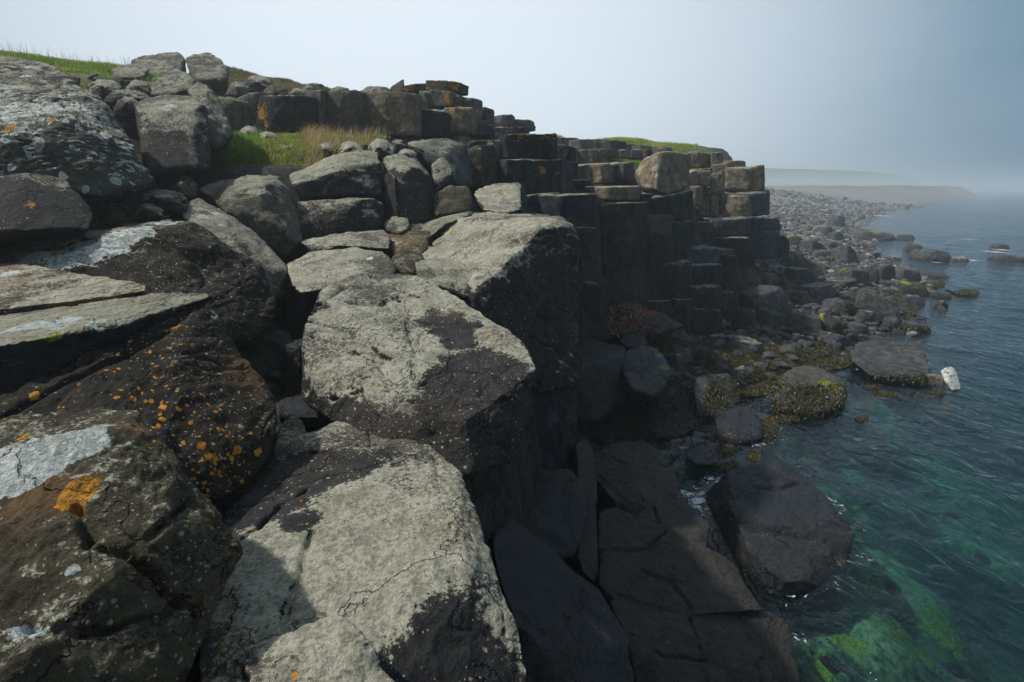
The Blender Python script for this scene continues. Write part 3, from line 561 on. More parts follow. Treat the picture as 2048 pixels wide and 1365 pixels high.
# wall of blocks below the brown grass slope
B('rounded block at the left end of the wall', 473,522,196,182,252,258, 10.2,10.4, 1.2,'grey', amp=1.0, p=12)
B('dark boulder shaped block with a yellow lichen stripe in the wall', 512,612,192,188,268,274, 9.9,10.0, 1.3,'basalt', amp=.9, p=14, paint=[('orange',520,228,22,.95),('orange',525,255,10,.8),('pale',560,192,50,.3)])
B('narrow grey block between the yellow striped block and its neighbour', 608,642,180,182,270,270, 10.3,10.3, 1.2,'grey', amp=.9)
B('wide leaning grey green block in the middle of the wall', 636,716,184,180,268,268, 10.3,10.5, 1.3,'grey', amp=.9, p=14, paint=[('brown',700,240,20,.8)])
B('big square tan block in the wall of blocks', 716,832,184,182,270,272, 10.5,10.7, 1.4,'tan', amp=.6, p=22, paint=[('pale',740,255,40,-.2)])
B('thin upright slab beside the big square tan block', 830,843,190,192,274,274, 10.5,10.6, .8,'tan', amp=.4, cuts=1)
B('arched dark block right of the tan block', 843,890,215,222,276,276, 10.7,10.9, 1.0,'basalt', amp=.9, p=11)
B('grey block on top of the arched dark block', 838,862,182,184,218,216, 11.4,11.5, 1.0,'grey')
B('block with a bright yellow orange lichen patch near the skyline', 858,902,180,184,216,216, 11.3,11.5, 1.0,'grey', paint=[('orange',896,205,12,1.7)])
B('wide capping slab covered in orange lichen on the skyline', 850,917,162,164,184,186, 11.8,12.0, 1.6,'brown', paint=[('orange',910,175,14,1.0),('orange',860,170,30,.45)])
B('low orange slab left of the capping slab on the skyline', 800,856,172,166,184,186, 12.2,12.0, 1.0,'brown', paint=[('orange',830,176,22,.6)])
B('rounded tan block below the yellow patched block', 886,946,214,216,268,268, 10.9,11.1, 1.1,'tan', p=12, paint=[('orange',905,235,20,.5)])
B('small grey block left of the skyline step', 896,922,190,192,214,214, 11.5,11.6, .9,'grey')
B('dark block at the skyline step under the capping slab', 918,950,194,196,234,234, 11.7,11.8, 1.0,'grey', paint=[('orange',942,200,8,.7)])
B('orange topped block on the next skyline step down', 950,973,216,214,242,242, 12.3,12.4, .9,'brown', paint=[('orange',960,218,14,1.0)])
B('small block behind the orange topped block', 968,984,226,232,262,262, 12.6,12.7, .9,'grey')
B('grey block under the orange topped step', 940,982,240,242,276,276, 11.8,12.0, .9,'grey')
B('rounded dark stone in the niche under the skyline step', 955,985,246,250,272,272, 11.2,11.3, .6,'slate', p=10)
B('long flat skyline block with a slanted left end', 984,1024,232,229,256,256, 15.0,15.2, 1.2,'grey', p=16)
B('lower skyline block next to the slanted one', 1022,1062,239,240,256,258, 15.3,15.5, 1.2,'grey')
B('small skyline block end', 1058,1072,250,252,262,262, 15.6,15.7, 1.0,'grey')
B('flat slab over the narrow columns', 934,988,284,280,296,296, 10.2,10.3, .9,'brown', cuts=1, paint=[('pale',960,285,30,.5)])
B('narrow brown column with a pale rounded head', 937,963,296,296,372,372, 9.6,9.7, .7,'brown', paint=[('moss',950,320,16,.4),('pale',950,298,14,.6)])
B('short dark block over the yellow streaked column', 957,990,290,290,314,316, 9.9,10.0, .7,'slate')
B('yellow streaked narrow column', 960,976,318,318,372,372, 9.8,9.9, .6,'brown', paint=[('moss',966,335,16,.7)])
B('brown column behind the weathered light rock', 974,992,316,316,374,374, 9.9,10.0, .7,'brown')
B('curved grey column left of the tall square column', 986,1015,274,286,372,372, 10.0,10.2, .8,'grey', p=14)
B('pale blocks shelf behind the tall square column', 990,1050,254,254,276,276, 11.6,11.7, 1.2,'lichen')
B('top section of the tall square column with an orange rim', 1012,1116,270,266,318,320, 9.8,10.0, 1.2,'column', p=24, amp=.6, paint=[('orange',1040,268,26,.7),('orange',1100,266,20,.7),('pale',1080,290,40,-.2)])
B('middle section of the tall square column with a yellow spot', 1012,1127,319,319,392,386, 9.7,10.1, 1.2,'column', p=22, amp=.6, paint=[('orange',1091,343,8,1.6),('pale',1118,345,20,.7)])
B('bottom section of the tall square column', 1050,1124,392,386,448,444, 9.6,9.9, 1.1,'column', amp=.6, paint=[('pale',1112,415,22,.55)])
B('crumbly pale rock on the shoulder of the tall column', 1112,1140,288,292,322,320, 10.8,10.9, .7,'lichen', amp=1.6, p=10)
B('thin green streaked column behind the tall column', 1122,1146,318,318,388,388, 10.8,11.0, .7,'slate', p=26, amp=.4, paint=[('pale',1140,340,18,.4)])
B('short rounded column beyond the green streaked one', 1143,1158,323,328,370,370, 11.6,11.8, .7,'basalt')
B('flat pale stone lying on the column top', 1142,1184,360,360,372,373, 11.2,11.3, .6,'pale', amp=.9, p=12, name='stone', cat='stone')
B('slim black column top with a bluish cap right of the big pale topped block', 1122,1196,392,386,457,457, 9.3,9.9, 1.1,'column', p=26, amp=.4)
B('long black column section down to the weed', 1121,1197,456,456,563,563, 9.3,9.9, 1.1,'column', p=26, amp=.4)
B('lowest black column section above the platform rock', 1120,1200,562,562,700,690, 9.3,9.9, 1.1,'column', p=26, amp=.4)
B('thin black column in the shaded recess', 1197,1212,404,404,560,560, 11.2,11.4, .7,'column', p=24, amp=.4)
B('broad black wall block with a lit upper rim', 1206,1300,412,402,552,545, 11.0,11.9, 1.2,'column', p=26, amp=.4, paint=[('pale',1240,402,40,.6)])
B('short lit block on top of the black wall', 1217,1286,374,372,400,400, 11.4,12.0, 1.1,'tan', p=24, amp=.5, paint=[('pale',1240,362,40,.6)])
B('small lit step block left of the short lit block', 1195,1220,378,376,404,404, 11.9,12.0, 1.0,'tan', amp=.5, paint=[('pale',1205,370,20,.5)])
B('low dark block under the tilted top block', 1284,1310,388,388,404,404, 11.9,12.1, .9,'column')
R('tilted top block, sunlit on the left and black on the right, crowning the cliff',
  [(1270,342,12.9),(1288,314,13.1),(1318,308,12.3),(1384,305,13.2),(1380,350,13.2),(1376,376,13.1),(1334,390,12.3),(1312,382,12.0),(1285,376,12.5),(1284,358,12.7)], 1.1, 'tan', name='rock_block', cat='rock block', cuts=0, p=30, amp=.35, back=(.2,1.1,-.1), paint=[('pale',1305,340,20,.8),('brown',1285,340,14,.9)])
B('dark block directly under the tilted top block', 1308,1386,396,380,442,440, 11.95,13.0, 1.2,'column', p=20, amp=.7, paint=[('pale',1378,410,18,.3)])
B('tan shouldered block with a curved scar in the black wall', 1298,1348,430,430,470,468, 11.8,12.4, 1.1,'brown', p=12)
B('tall black section right of the curved scar', 1340,1384,442,440,525,522, 12.3,13.0, 1.1,'column', p=22)
B('black section under the curved scar', 1300,1344,466,466,548,540, 11.9,12.4, 1.1,'column')
B('stubby black column stump in the dark corner', 1242,1290,556,554,625,622, 12.3,12.5, .9,'column', p=20)
B('black stump with a sloping top in front of the platform', 1302,1386,528,524,603,600, 12.2,12.9, 1.0,'column', p=18, top=.1)
B('cracked black block at the cliff foot behind the orange weed', 1290,1350,602,600,665,665, 12.2,12.55, 1.0,'column', p=18)
B('upright black block at the cliff foot left of the round column', 1346,1388,598,598,665,665, 12.5,12.85, 1.0,'column', p=18)
B('broad flat platform block with a layered grey top', 1372,1470,496,500,528,532, 13.0,14.0, 1.9,'slate', p=14, amp=.9, top=.12)
B('dark polygon block under the platform', 1378,1448,530,528,575,572, 12.85,13.5, 1.4,'column', p=18)
B('round stacked column, upper drum', 1386,1446,574,572,619,617, 12.75,13.25, 1.2,'column', p=18)
B('round stacked column, lower drum', 1387,1444,617,617,668,668, 12.75,13.25, 1.2,'column', p=18)
B('upper drum of the column beside the stacked one', 1444,1484,508,514,587,584, 13.6,14.1, 1.1,'column', p=18)
B('lower drum of the column beside the stacked one', 1444,1482,585,583,658,658, 13.6,14.1, 1.1,'column', p=18)
# tiers behind
ROW('the sunlit course just behind the flat stone', 'blocks of the sunlit lower course', [1157,1178,1204,1224,1246,1272], (334,324), (372,362), (13.4,14.6), 1.6, ['grey','tan','tan','lichen'], jit=2)
ROW('the middle course left of the grass tuft', 'blocks of the middle course', [1136,1152,1172,1196,1214], (300,298), (328,328), (16,16.4), 1.6, ['grey','grey','tan'], jit=2)
ROW('the middle course behind the grass tuft', 'blocks of the middle course', [1214,1240,1262,1290,1318,1346], (300,300), (316,320), (18,19.5), 1.6, ['brown','grey','tan'], jit=2)
ROW('the upper course below the grassy crest', 'blocks of the upper course', [1112,1140,1162,1190,1222,1256], (274,282), (300,300), (19,21), 2, ['grey','lichen','grey'], jit=2)
ROW('the thin course under the far crest', 'blocks of the far course', [1254,1280,1306,1330,1344], (290,296), (302,306), (22,23), 2, ['brown','grey'], jit=2)
ROW('the top course right of the tilted block', 'blocks of the right top course', [1376,1402,1424,1447], (305,304), (336,336), (17.5,18), 2, ['tan','tan','grey'], jit=1)
B('flat block below the right top course', 1424,1462,330,326,348,348, 17.6,17.8, 1.6,'tan')
B('small tufted block behind the big rounded tan block', 1458,1492,322,322,338,338, 18.5,18.8, 1.4,'tan')
B('big rounded tan block at the corner of the far cliff', 1449,1531,338,331,381,380, 17.2,17.4, 1.8,'tan', p=14, amp=.6, paint=[('pale',1480,350,22,.9),('moss',1515,334,20,.3)])
B('pair block left of the big rounded tan block, lower', 1421,1450,348,346,390,390, 17.0,17.0, 1.4,'tan')
B('squat tan block with a domed top on the far cliff', 1378,1398,346,340,372,372, 16.4,16.6, 1.4,'tan', p=12)
B('tan block between the domed one and the corner', 1396,1421,340,342,372,372, 16.6,16.7, 1.4,'tan')
B('slim tan pillar beside the black edge, upper', 1380,1401,372,374,414,414, 16.0,16.1, .9,'tan', p=14)
B('slim dark pillar beside the black edge, lower', 1380,1397,416,416,465,465, 15.8,15.9, .9,'brown', p=14)
B('recessed tan block on the far cliff', 1400,1421,374,376,390,390, 16.9,16.9, .9,'grey')
B('left tan panel of the far cliff under the ledge', 1400,1420,390,390,434,434, 17.0,17.1, .9,'tan')
B('narrow tan panel of the far cliff', 1421,1438,390,390,434,434, 16.9,17.0, .9,'tan')
B('wide brown block with a lit left face on the far cliff corner', 1439,1504,392,390,434,434, 16.9,16.4, 1.6,'tan', p=24, paint=[('pale',1470,386,40,.3)])
B('blue black right face block of the far cliff corner', 1502,1540,388,380,434,430, 16.4,18.0, 1.6,'slate', p=24)
B('grey stepped block below the wide brown block', 1422,1504,440,436,474,470, 16.0,16.0, 1.5,'slate', p=18)
B('dark block under the grey stepped block', 1430,1504,476,473,535,535, 15.9,15.9, 1.4,'column')
B('dark lower pillar at the far cliff corner', 1503,1528,434,434,520,520, 16.2,16.9, 1.2,'column', p=18)
B('small stone block in the notch of the far cliff', 1396,1424,446,444,466,466, 15.6,15.7, .9,'slate')
B('outermost low block of the far cliff, top', 1526,1562,436,438,462,462, 18.2,18.8, 1.3,'slate', p=14)
B('outermost low block of the far cliff, middle', 1524,1562,462,462,520,520, 18.1,18.6, 1.3,'slate', p=16)
B('dark end block of the far cliff by the beach', 1556,1576,470,472,515,515, 18.4,18.9, 1.2,'column', p=16)

R('heap of orange and rusty dried kelp at the foot of the black columns',
  [(1172,668,10.3),(1185,640,10.6),(1215,618,11.0),(1245,604,11.2),(1285,612,11.3),(1330,634,11.3),(1362,655,11.2),(1330,668,10.6),(1240,672,10.2),(1250,630,10.6)], .8, 'wet', name='kelp_heap', cat='kelp heap', cuts=3, amp=1.4, p=8)

B('blocky grey rock under the skyline pair', 300,382,158,160,200,200, 10.6,10.4, 1.0,'grey', amp=1.1, p=12)
B('square edged grey block right of the angular rock', 418,470,196,200,262,262, 9.6,9.4, 1.0,'grey', amp=1.1, p=12)
B('long low ledge of grey rock below the orange flecked stones', 170,272,192,198,232,232, 9.0,8.8, 1.0,'grey', amp=1.2, p=12, paint=[('orange',200,196,20,.8)])
B('dark ledge rock below the low grey ledge', 205,275,222,228,262,262, 8.2,8.0, .9,'basalt', amp=1.2, p=12)
B('squared block in the hollow behind the spotted slab', 300,372,396,400,440,440, 6.6,6.4, .7,'grey', amp=1.1, p=12)
B('shadowed block between the grass ledge and the grey green boulder', 372,470,392,380,430,430, 7.4,7.4, .6,'basalt', amp=1, p=12)
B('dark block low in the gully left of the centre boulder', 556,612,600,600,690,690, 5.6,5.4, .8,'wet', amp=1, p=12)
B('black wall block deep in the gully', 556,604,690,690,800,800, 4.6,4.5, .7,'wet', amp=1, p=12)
# ================================================================== TERRAIN
WY = [-6, 3.6, 6.2, 7.5, 9.0, 10.5, 12.8, 15.7, 18.4, 23, 31, 36, 60, 89, 120, 150, 200, 300]
WX = [1.9, 1.9, 1.6, 1.5, 3.0, 5.2, 8.0, 11.2, 12.8, 16.0, 19.5, 22, 36, 56, 84, 108, 150, 240]
CY = [-6, 1, 3, 5, 6.5, 9, 10.5, 12, 13.5, 15, 17, 19, 22, 26, 40, 60, 300]
CX = [.05, .05, .0, .3, .5, .9, 1.9, 3.0, 4.2, 5.2, 6.8, 8.0, 9.0, 9.5, 10, 10, 10]
FYs = [-6, 6, 9, 10.5, 13, 16, 20, 30, 45, 60, 90, 300]
FZs = [-3.5, -3.45, -2.95, -2.75, -2.95, -2.9, -2.7, -2.3, -1.7, -1.1, -.4, .5]
HC = [P(*q) for q in [(0,99,11.5),(100,108,11.5),(200,121,11.5),(250,131,11.5),(-150,90,11.5),(100,1500,1.7),(600,1600,2.0),(100,1100,3.2),(500,950,3.6),(250,800,4.0),(600,760,4.4),(560,640,6.0),(250,650,5.0),(0,560,5.6),(150,430,6.0),(650,520,6.8),(900,560,6.6),
      (300,400,6.8),(0,420,6.5),(200,430,6.0),(450,300,8.8),(560,330,8.6),(400,345,8.2),(700,330,9.0),(620,282,9.6),(760,310,9.3),(480,285,9.4),(420,215,9.4),(250,230,8.6),(320,200,9.5),(250,150,10.5),(120,140,10.4),(0,118,10.2),(-200,90,10.6),(-600,60,11),
      (360,165,13),(470,137,15.5),(560,155,15.5),(620,172,15),(700,188,15.5),(560,190,12.4),(480,190,11.5),(780,192,14),(700,230,12.3),(600,230,12),(860,215,13.6),(870,290,12),(780,300,11.6),(950,290,12),(960,240,14.5),(1040,264,16.5),(1000,290,13),(1060,330,11.6),
      (900,400,9.4),(820,400,8.9),(1000,440,9.6),(1180,300,22),(1100,270,22),(1250,276,26),(1320,292,26),(1180,330,16.5),(1240,322,18.3),(1300,322,20),(1200,372,14),(1280,350,15),(1160,390,12.5),(1240,420,13),(1340,400,14.5),(1400,335,20),(1480,340,20.5),(1440,380,18.8),(1500,395,18.2),(1430,450,17.4),(1480,480,17.4)]]
HC += [np.array(q) for q in [(-30,14,4.2),(-30,40,4.5),(-10,30,2.6),(-5,45,2.4),(5,40,1.6),(-60,100,6),(0,110,5),(40,130,5.2),(60,130,5.6),(0,300,6),(60,300,6),(-80,300,8)]]
HC = np.array(HC)
def terrain(x, y):
    d2 = ((x[:, None] - HC[None, :, 0]) ** 2 + (y[:, None] - HC[None, :, 1]) ** 2) / (HC[None, :, 1] * .12 + .25) ** 2
    w = 1.0 / (d2 + .02) ** 1.7
    H = (w * HC[None, :, 2]).sum(1) / w.sum(1) - .10
    cx = np.interp(y, CY, CX); wx = np.interp(y, WY, WX); fz = np.interp(y, FYs, FZs)
    t = np.clip((x - cx) / np.maximum(wx - cx, .4), 0, 1)
    beach = fz + (WATER + .02 - fz) * t ** .8
    sea = WATER - .12 - 0.42 * np.maximum(x - wx, 0) ** .78
    low = np.where(x < wx, beach, np.maximum(sea, -12))
    # green land behind the far beach
    land = smooth(0, 26, wx - x - 8) * smooth(55, 85, y)
    prof = -.6 + .8 * smooth(80, 130, y) + .5 * np.sin(x * .07) + .2 * np.sin(x * .19 + y * .05)
    low = np.where(x < wx, low + land * (prof - low), low)
    tip = smooth(140, 175, y) * smooth(0, 12, wx - x) * 3.5
    low = np.where(x < wx, np.maximum(low, WATER + tip * (1 + .3 * np.sin(x * .2))), low)
    b = smooth(-.25, .3, x - cx) * (1 - smooth(60, 75, y)) + smooth(60, 75, y)
    return H * (1 - b) + low * b
def axis(stops):
    out = [stops[0][0]]
    for (a, _), (b, s) in zip(stops[:-1], stops[1:]):
        n = max(1, int(round((b - a) / s))); out += list(np.linspace(a, b, n + 1)[1:])
    return np.array(out)
gx = axis([(-120, 0), (-30, 6), (-8, .5), (12, .09), (26, .3), (60, 1.2), (420, 8)])
gy = axis([(-8, 0), (0, .8), (26, .09), (60, .5), (130, 1.2), (420, 8)])
GX, GY = np.meshgrid(gx, gy, indexing='ij'); fx, fy = GX.ravel(), GY.ravel()
fz = np.concatenate([terrain(a, b) for a, b in zip(np.array_split(fx, 60), np.array_split(fy, 60))])
pos = np.stack([fx, fy, fz], 1)
amp_ = np.clip(.05 + fy * .002, .05, .25)
fz = fz + amp_ * fbm(pos * np.array([1.6, 1.6, 0]) , 5, 90) + (fy < 40) * .03 * fbm(pos * np.array([9, 9, 0]), 3, 95)
GV = np.stack([fx, fy, fz], 1)
# keep the earth below and behind the rocks that stand on it
BW, BH = 300, 200
ZB = np.full((BH, BW), np.inf)
for o_, V_, N_ in BIG:
    X_, Y_, D_ = proj(V_); fr_ = ((V_ * N_).sum(1) < 0) & (D_ > .1)
    if o_.name.startswith('stone'): fr_ &= V_[:, 2] > np.percentile(V_[:, 2], 60)
    xi = np.floor(X_[fr_] / 2048 * BW).astype(int); yi = np.floor(Y_[fr_] / 1365 * BH).astype(int); dd_ = D_[fr_]
    for ox in (0, 1):
        for oy in (0, 1):
            a_ = xi + ox; b_ = yi + oy; k_ = (a_ >= 0) & (a_ < BW) & (b_ >= 0) & (b_ < BH); np.minimum.at(ZB, (b_[k_], a_[k_]), dd_[k_])
near = (fy > -1) & (fy < 32) & (fx < 14) & (fx > -30)
idx = np.where(near)[0]; lowest = np.where(fx < np.interp(fy, CY, CX), -2.6, -3.9)
for it in range(45):
    X_, Y_, D_ = proj(GV[idx]); D0 = D_; inside = (D_ > .05)
    xi = np.clip(np.nan_to_num(X_ / 2048 * BW), -1, BW).astype(int); yi = np.clip(np.nan_to_num(Y_ / 1365 * BH), -1, BH).astype(int)
    ok = inside & (xi >= 0) & (xi < BW) & (yi >= 0) & (yi < BH)
    zb = np.where(ok, ZB[np.clip(yi, 0, BH - 1), np.clip(xi, 0, BW - 1)], -1)
    bad = ok & np.isfinite(zb) & (D_ < zb + .12)
    bad &= GV[idx, 2] > lowest[idx]
    if not bad.any(): break
    GV[idx[bad], 2] -= .12
G2 = GV[:, 2].reshape(len(gx), len(gy)); mn = G2.copy()
for sx_, sy_ in ((1, 0), (-1, 0), (0, 1), (0, -1)): mn = np.minimum(mn, np.roll(G2, (sx_, sy_), (0, 1)))
nr = near.reshape(G2.shape); GV[:, 2] = np.where(nr, .5 * G2 + .5 * mn, G2).ravel(); fz = GV[:, 2]
GV[(np.hypot(fx, fy) < 1.2), 2] = -2.6
ii = np.arange(len(gx) * len(gy)).reshape(len(gx), len(gy))
GF = np.stack([ii[:-1, :-1], ii[1:, :-1], ii[1:, 1:], ii[:-1, 1:]], -1).reshape(-1, 4)
wxv = np.interp(fy, WY, WX); cxv = np.interp(fy, CY, CX)
nz = fbm(GV * np.array([.7, .7, 0]), 4, 70)
# turf: above the cliff line where the photo has grass
TURF = [((*P(200,112,10.6),), 3.0), ((*P(60,105,10.4),), 2.6), ((*P(-200,90,10.6),), 4), ((*P(520,150,15.5),), 2.3), ((*P(620,170,15),), 1.8), ((*P(700,182,15.5),), 1.6), ((*P(420,140,15.5),), 2.5),
        ((*P(440,290,8.8),), .75), ((*P(560,300,8.7),), .8), ((*P(640,282,9.4),), .7), ((*P(740,272,9.8),), .75), ((*P(445,215,9.6),), .28), ((*P(1180,268,22),), 3), ((*P(1280,278,26),), 3), ((*P(1244,316,18.4),), .7), ((*P(60,450,6.2),), .45), ((*P(340,410,6.4),), .35)]
turf = np.zeros(len(GV))
for c0, r0 in TURF:
    turf = np.maximum(turf, 1 - smooth(.75, 1.15, np.hypot(fx - c0[0], fy - c0[1]) / r0 + .25 * nz))
turf = np.where((fx < -12) | ((fy > 22) & (fx < cxv - 1)), 1, turf)
turf = np.where((fy > 60), smooth(3.2, 4.2, fz - WATER + 1.2 * nz), turf)
# green weed on the sea bed
ALG = [(1830,1290,.62,-4.3),(1800,1262,.30,-4.3),(1885,1225,.34,-4.3),(1910,1245,.26,-4.3),(1930,1260,.2,-4.3),(1760,1160,.13,-4.2),(1745,1175,.14,-4.2),(1720,1195,.16,-4.2),(1840,1315,.22,-4.3),(1730,940,.30,-4.1),(1700,950,.22,-4.1),(1715,985,.35,-4.1),(1720,1010,.3,-4.1),(1690,1320,.30,-4.2),(1620,1240,.25,-4.1),(1350,850,.35,-3.75),(1390,1020,.3,-3.8),(1640,1350,.22,-4.1)]
alg = np.zeros(len(GV))
nA = fbm(GV * np.array([2.6, 2.6, 0]), 4, 72)
for px, py, r0, z0 in ALG:
    c0 = at_z(px, py, z0); alg = np.maximum(alg, 1 - smooth(.0, 1.1, np.hypot(fx - c0[0], (fy - c0[1])) / (r0 * .75) + .5 * nA))
shoal = np.zeros(len(GV))
for px, py, r0 in [(1900,900,1.3),(1860,850,1.2),(1960,950,1.2),(2010,1000,1.3),(1800,820,.9),(1990,1030,1.0),(1700,960,1.2),(1760,1180,1.0),(1640,1000,.7),(1700,1300,1.0),(1640,1200,.6)]:
    c0 = at_z(px, py, -4.6); shoal = np.maximum(shoal, 1 - smooth(.0, 1.4, np.hypot(fx - c0[0], fy - c0[1]) / r0 + .9 * nz + .4 * nA))
GV[:, 2] += shoal * .35 * (fz < WATER - .5)
m, t, b = new_mat('ground'); M['ground'] = m
geo = t.add('ShaderNodeNewGeometry'); p_ = geo.outputs['Position']; n1 = t.noise(p_, 1.4, 6, .62); n2 = t.noise(p_, 11, 6, .68); n3 = t.noise(p_, 60, 4, .7)
sp = t.add('ShaderNodeSeparateXYZ'); t.l.new(p_, sp.inputs[0])
dry = t.mix(t.sstep(n2, .35, .65), (.014, .014, .013), (.05, .046, .04))
dry = t.mix(t.math('MULTIPLY', t.sstep(n1, .5, .7), .5), dry, (.055, .036, .02))
lowm = t.sstep(sp.outputs[2], -1.6, -2.6)
dry = t.mix(lowm, dry, t.mix(t.sstep(n2, .35, .65), (.010, .010, .009), (.035, .033, .027)))
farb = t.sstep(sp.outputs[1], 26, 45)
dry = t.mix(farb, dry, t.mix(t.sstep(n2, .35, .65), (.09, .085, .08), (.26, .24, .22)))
bed = t.mix(t.sstep(n1, .4, .62), (.018, .028, .02), (.085, .11, .06))
bed = t.mix(t.math('MULTIPLY', t.sstep(n2, .5, .65), .6), bed, (.05, .035, .015))
bed = t.mix(t.sstep(t.math('ADD', t.attr('shoal'), t.math('SUBTRACT', n2, .5)), .15, .8), bed, t.mix(t.sstep(n2, .35, .6), (.05, .09, .05), (.16, .23, .11)))
und = t.sstep(sp.outputs[2], WATER + .05, WATER - .1)
gcol = t.mix(und, dry, bed)
gcol = t.mix(t.sstep(t.math('ADD', t.attr('algae'), t.math('ADD', t.math('MULTIPLY', t.math('SUBTRACT', n2, .5), 2.6), t.math('MULTIPLY', t.math('SUBTRACT', n3, .5), 1.2))), .5, .68), gcol, t.mix(t.sstep(n3, .4, .6), (.09, .13, .015), (.23, .27, .03)))
tf = t.mix(t.sstep(n1, .4, .6), (.05, .085, .015), (.13, .125, .035))
tf = t.mix(t.sstep(n3, .4, .65), tf, t.mix(t.sstep(n2, .45, .6), (.035, .06, .012), (.20, .17, .07)))
gcol = t.mix(t.attr('turf'), gcol, tf)
t.val(b.inputs['Base Color'], gcol); b.inputs['Roughness'].default_value = .9; b.inputs['Specular IOR Level'].default_value = .2
t.l.new(t.bump(t.math('ADD', n2, t.math('MULTIPLY', n3, .4)), .05, .8), b.inputs['Normal'])
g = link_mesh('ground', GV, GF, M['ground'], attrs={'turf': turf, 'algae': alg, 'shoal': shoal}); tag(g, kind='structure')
def gz(x, y):
    i = np.clip(np.searchsorted(gx, x) - 1, 0, len(gx) - 2); j = np.clip(np.searchsorted(gy, y) - 1, 0, len(gy) - 2)
    a = (x - gx[i]) / (gx[i + 1] - gx[i]); c = (y - gy[j]) / (gy[j + 1] - gy[j]); Z = GV[:, 2].reshape(len(gx), len(gy))
    return Z[i, j] * (1 - a) * (1 - c) + Z[i + 1, j] * a * (1 - c) + Z[i, j + 1] * (1 - a) * c + Z[i + 1, j + 1] * a * c
# ================================================================== BEACH BOULDERS
def S(label, cx, cy, w, h, mat, rot=0.0, wet=None, name='boulder', sink=.12, flat=0.0, group=None, paint=(), seed=None, zb=None, depth=None, res=None):
    """Shore boulder: picture centre and size in photo pixels; it stands on the beach (or in the sea) under its foot."""
    r = ray(cx, cy + h * .42)
    if zb is None:
        lo, hi = 5.0, 260.0
        for _ in range(40):
            mid = (lo + hi) / 2; q = r * mid
            zg = max(float(gz(q[0], q[1])), WATER - .05)
            if q[2] > zg: lo = mid
            else: hi = mid
        d = lo
    else: d = zb / r[2]
    c = r * d; W_ = w / F * d; H_ = h / F * d / CS
    sd = seed or int(cx * 13 + cy * 7); rg = np.random.default_rng(sd)
    D_ = (depth or rg.uniform(.7, 1.0)) * W_
    D_ = min(D_, max(W_ * .9, H_ * 1.5))
    k = -r[2] / r[1]                    # the top tilts into view; part of the picture height is depth
    Hh = max(H_ - D_ * k * .75, H_ * .45)
    a = rg.uniform(-.5, .5); pts = []
    for sx, sy in ((-1, -1), (1, -1), (1, 1), (-1, 1), (0, -1.15), (0, 1.1), (-1.1, 0), (1.12, 0)):
        jx, jy = rg.uniform(.75, 1.05, 2)
        x = sx * W_ / 2 * jx; y = sy * D_ / 2 * jy
        top = Hh * rg.uniform(.62, 1.0) - math.tan(rot) * x * .8
        tx = rg.uniform(.6, .92)
        pts.append((x * tx, y * tx, max(top, .12 * Hh))); pts.append((x, y, Hh * rg.uniform(-.1, .35))); pts.append((x * .9, y * .9, -Hh * .35 - sink))
    pts = np.array(pts); ca, sa = math.cos(a), math.sin(a); ex = np.ptp(pts[:, 0])
    pts[:, :2] = pts[:, :2] @ np.array([[ca, sa], [-sa, ca]]); pts[:, 0] *= ex / np.ptp(pts[:, 0])
    pts = pts + c + np.array([0, D_ * .45, 0])
    n = res or int(np.clip(w / 3.6, 10, 46))
    V, Nr, Fc, size = rock_geo(pts, n, 22, .9 if n > 8 else .6, 4, sd, .8)
    attrs = {}
    if mat == 'shore' and rg.random() < .35: mat = 'slate' if 'brown' not in label and 'black' not in label else mat
    if rg.random() < .4:
        kk = np.argsort(-V[:, 2])[int(rg.integers(0, len(V) // 12))]; q = np.linalg.norm(V - V[kk], axis=1) / (W_ * rg.uniform(.2, .4)) + .35 * fbm(V * 5, 3, 77)
        attrs['moss'] = rg.uniform(.4, .9) * (1 - smooth(.2, 1.2, q))
    org = np.array([V[:, 0].mean(), V[:, 1].mean(), V[:, 2].min()])
    o = link_mesh(name, V - org, Fc, M[mat], attrs=attrs); o.location = org
    tag(o, label, 'boulder' if name == 'boulder' else 'stone', group); BIG.append((o, V, Nr)); return o
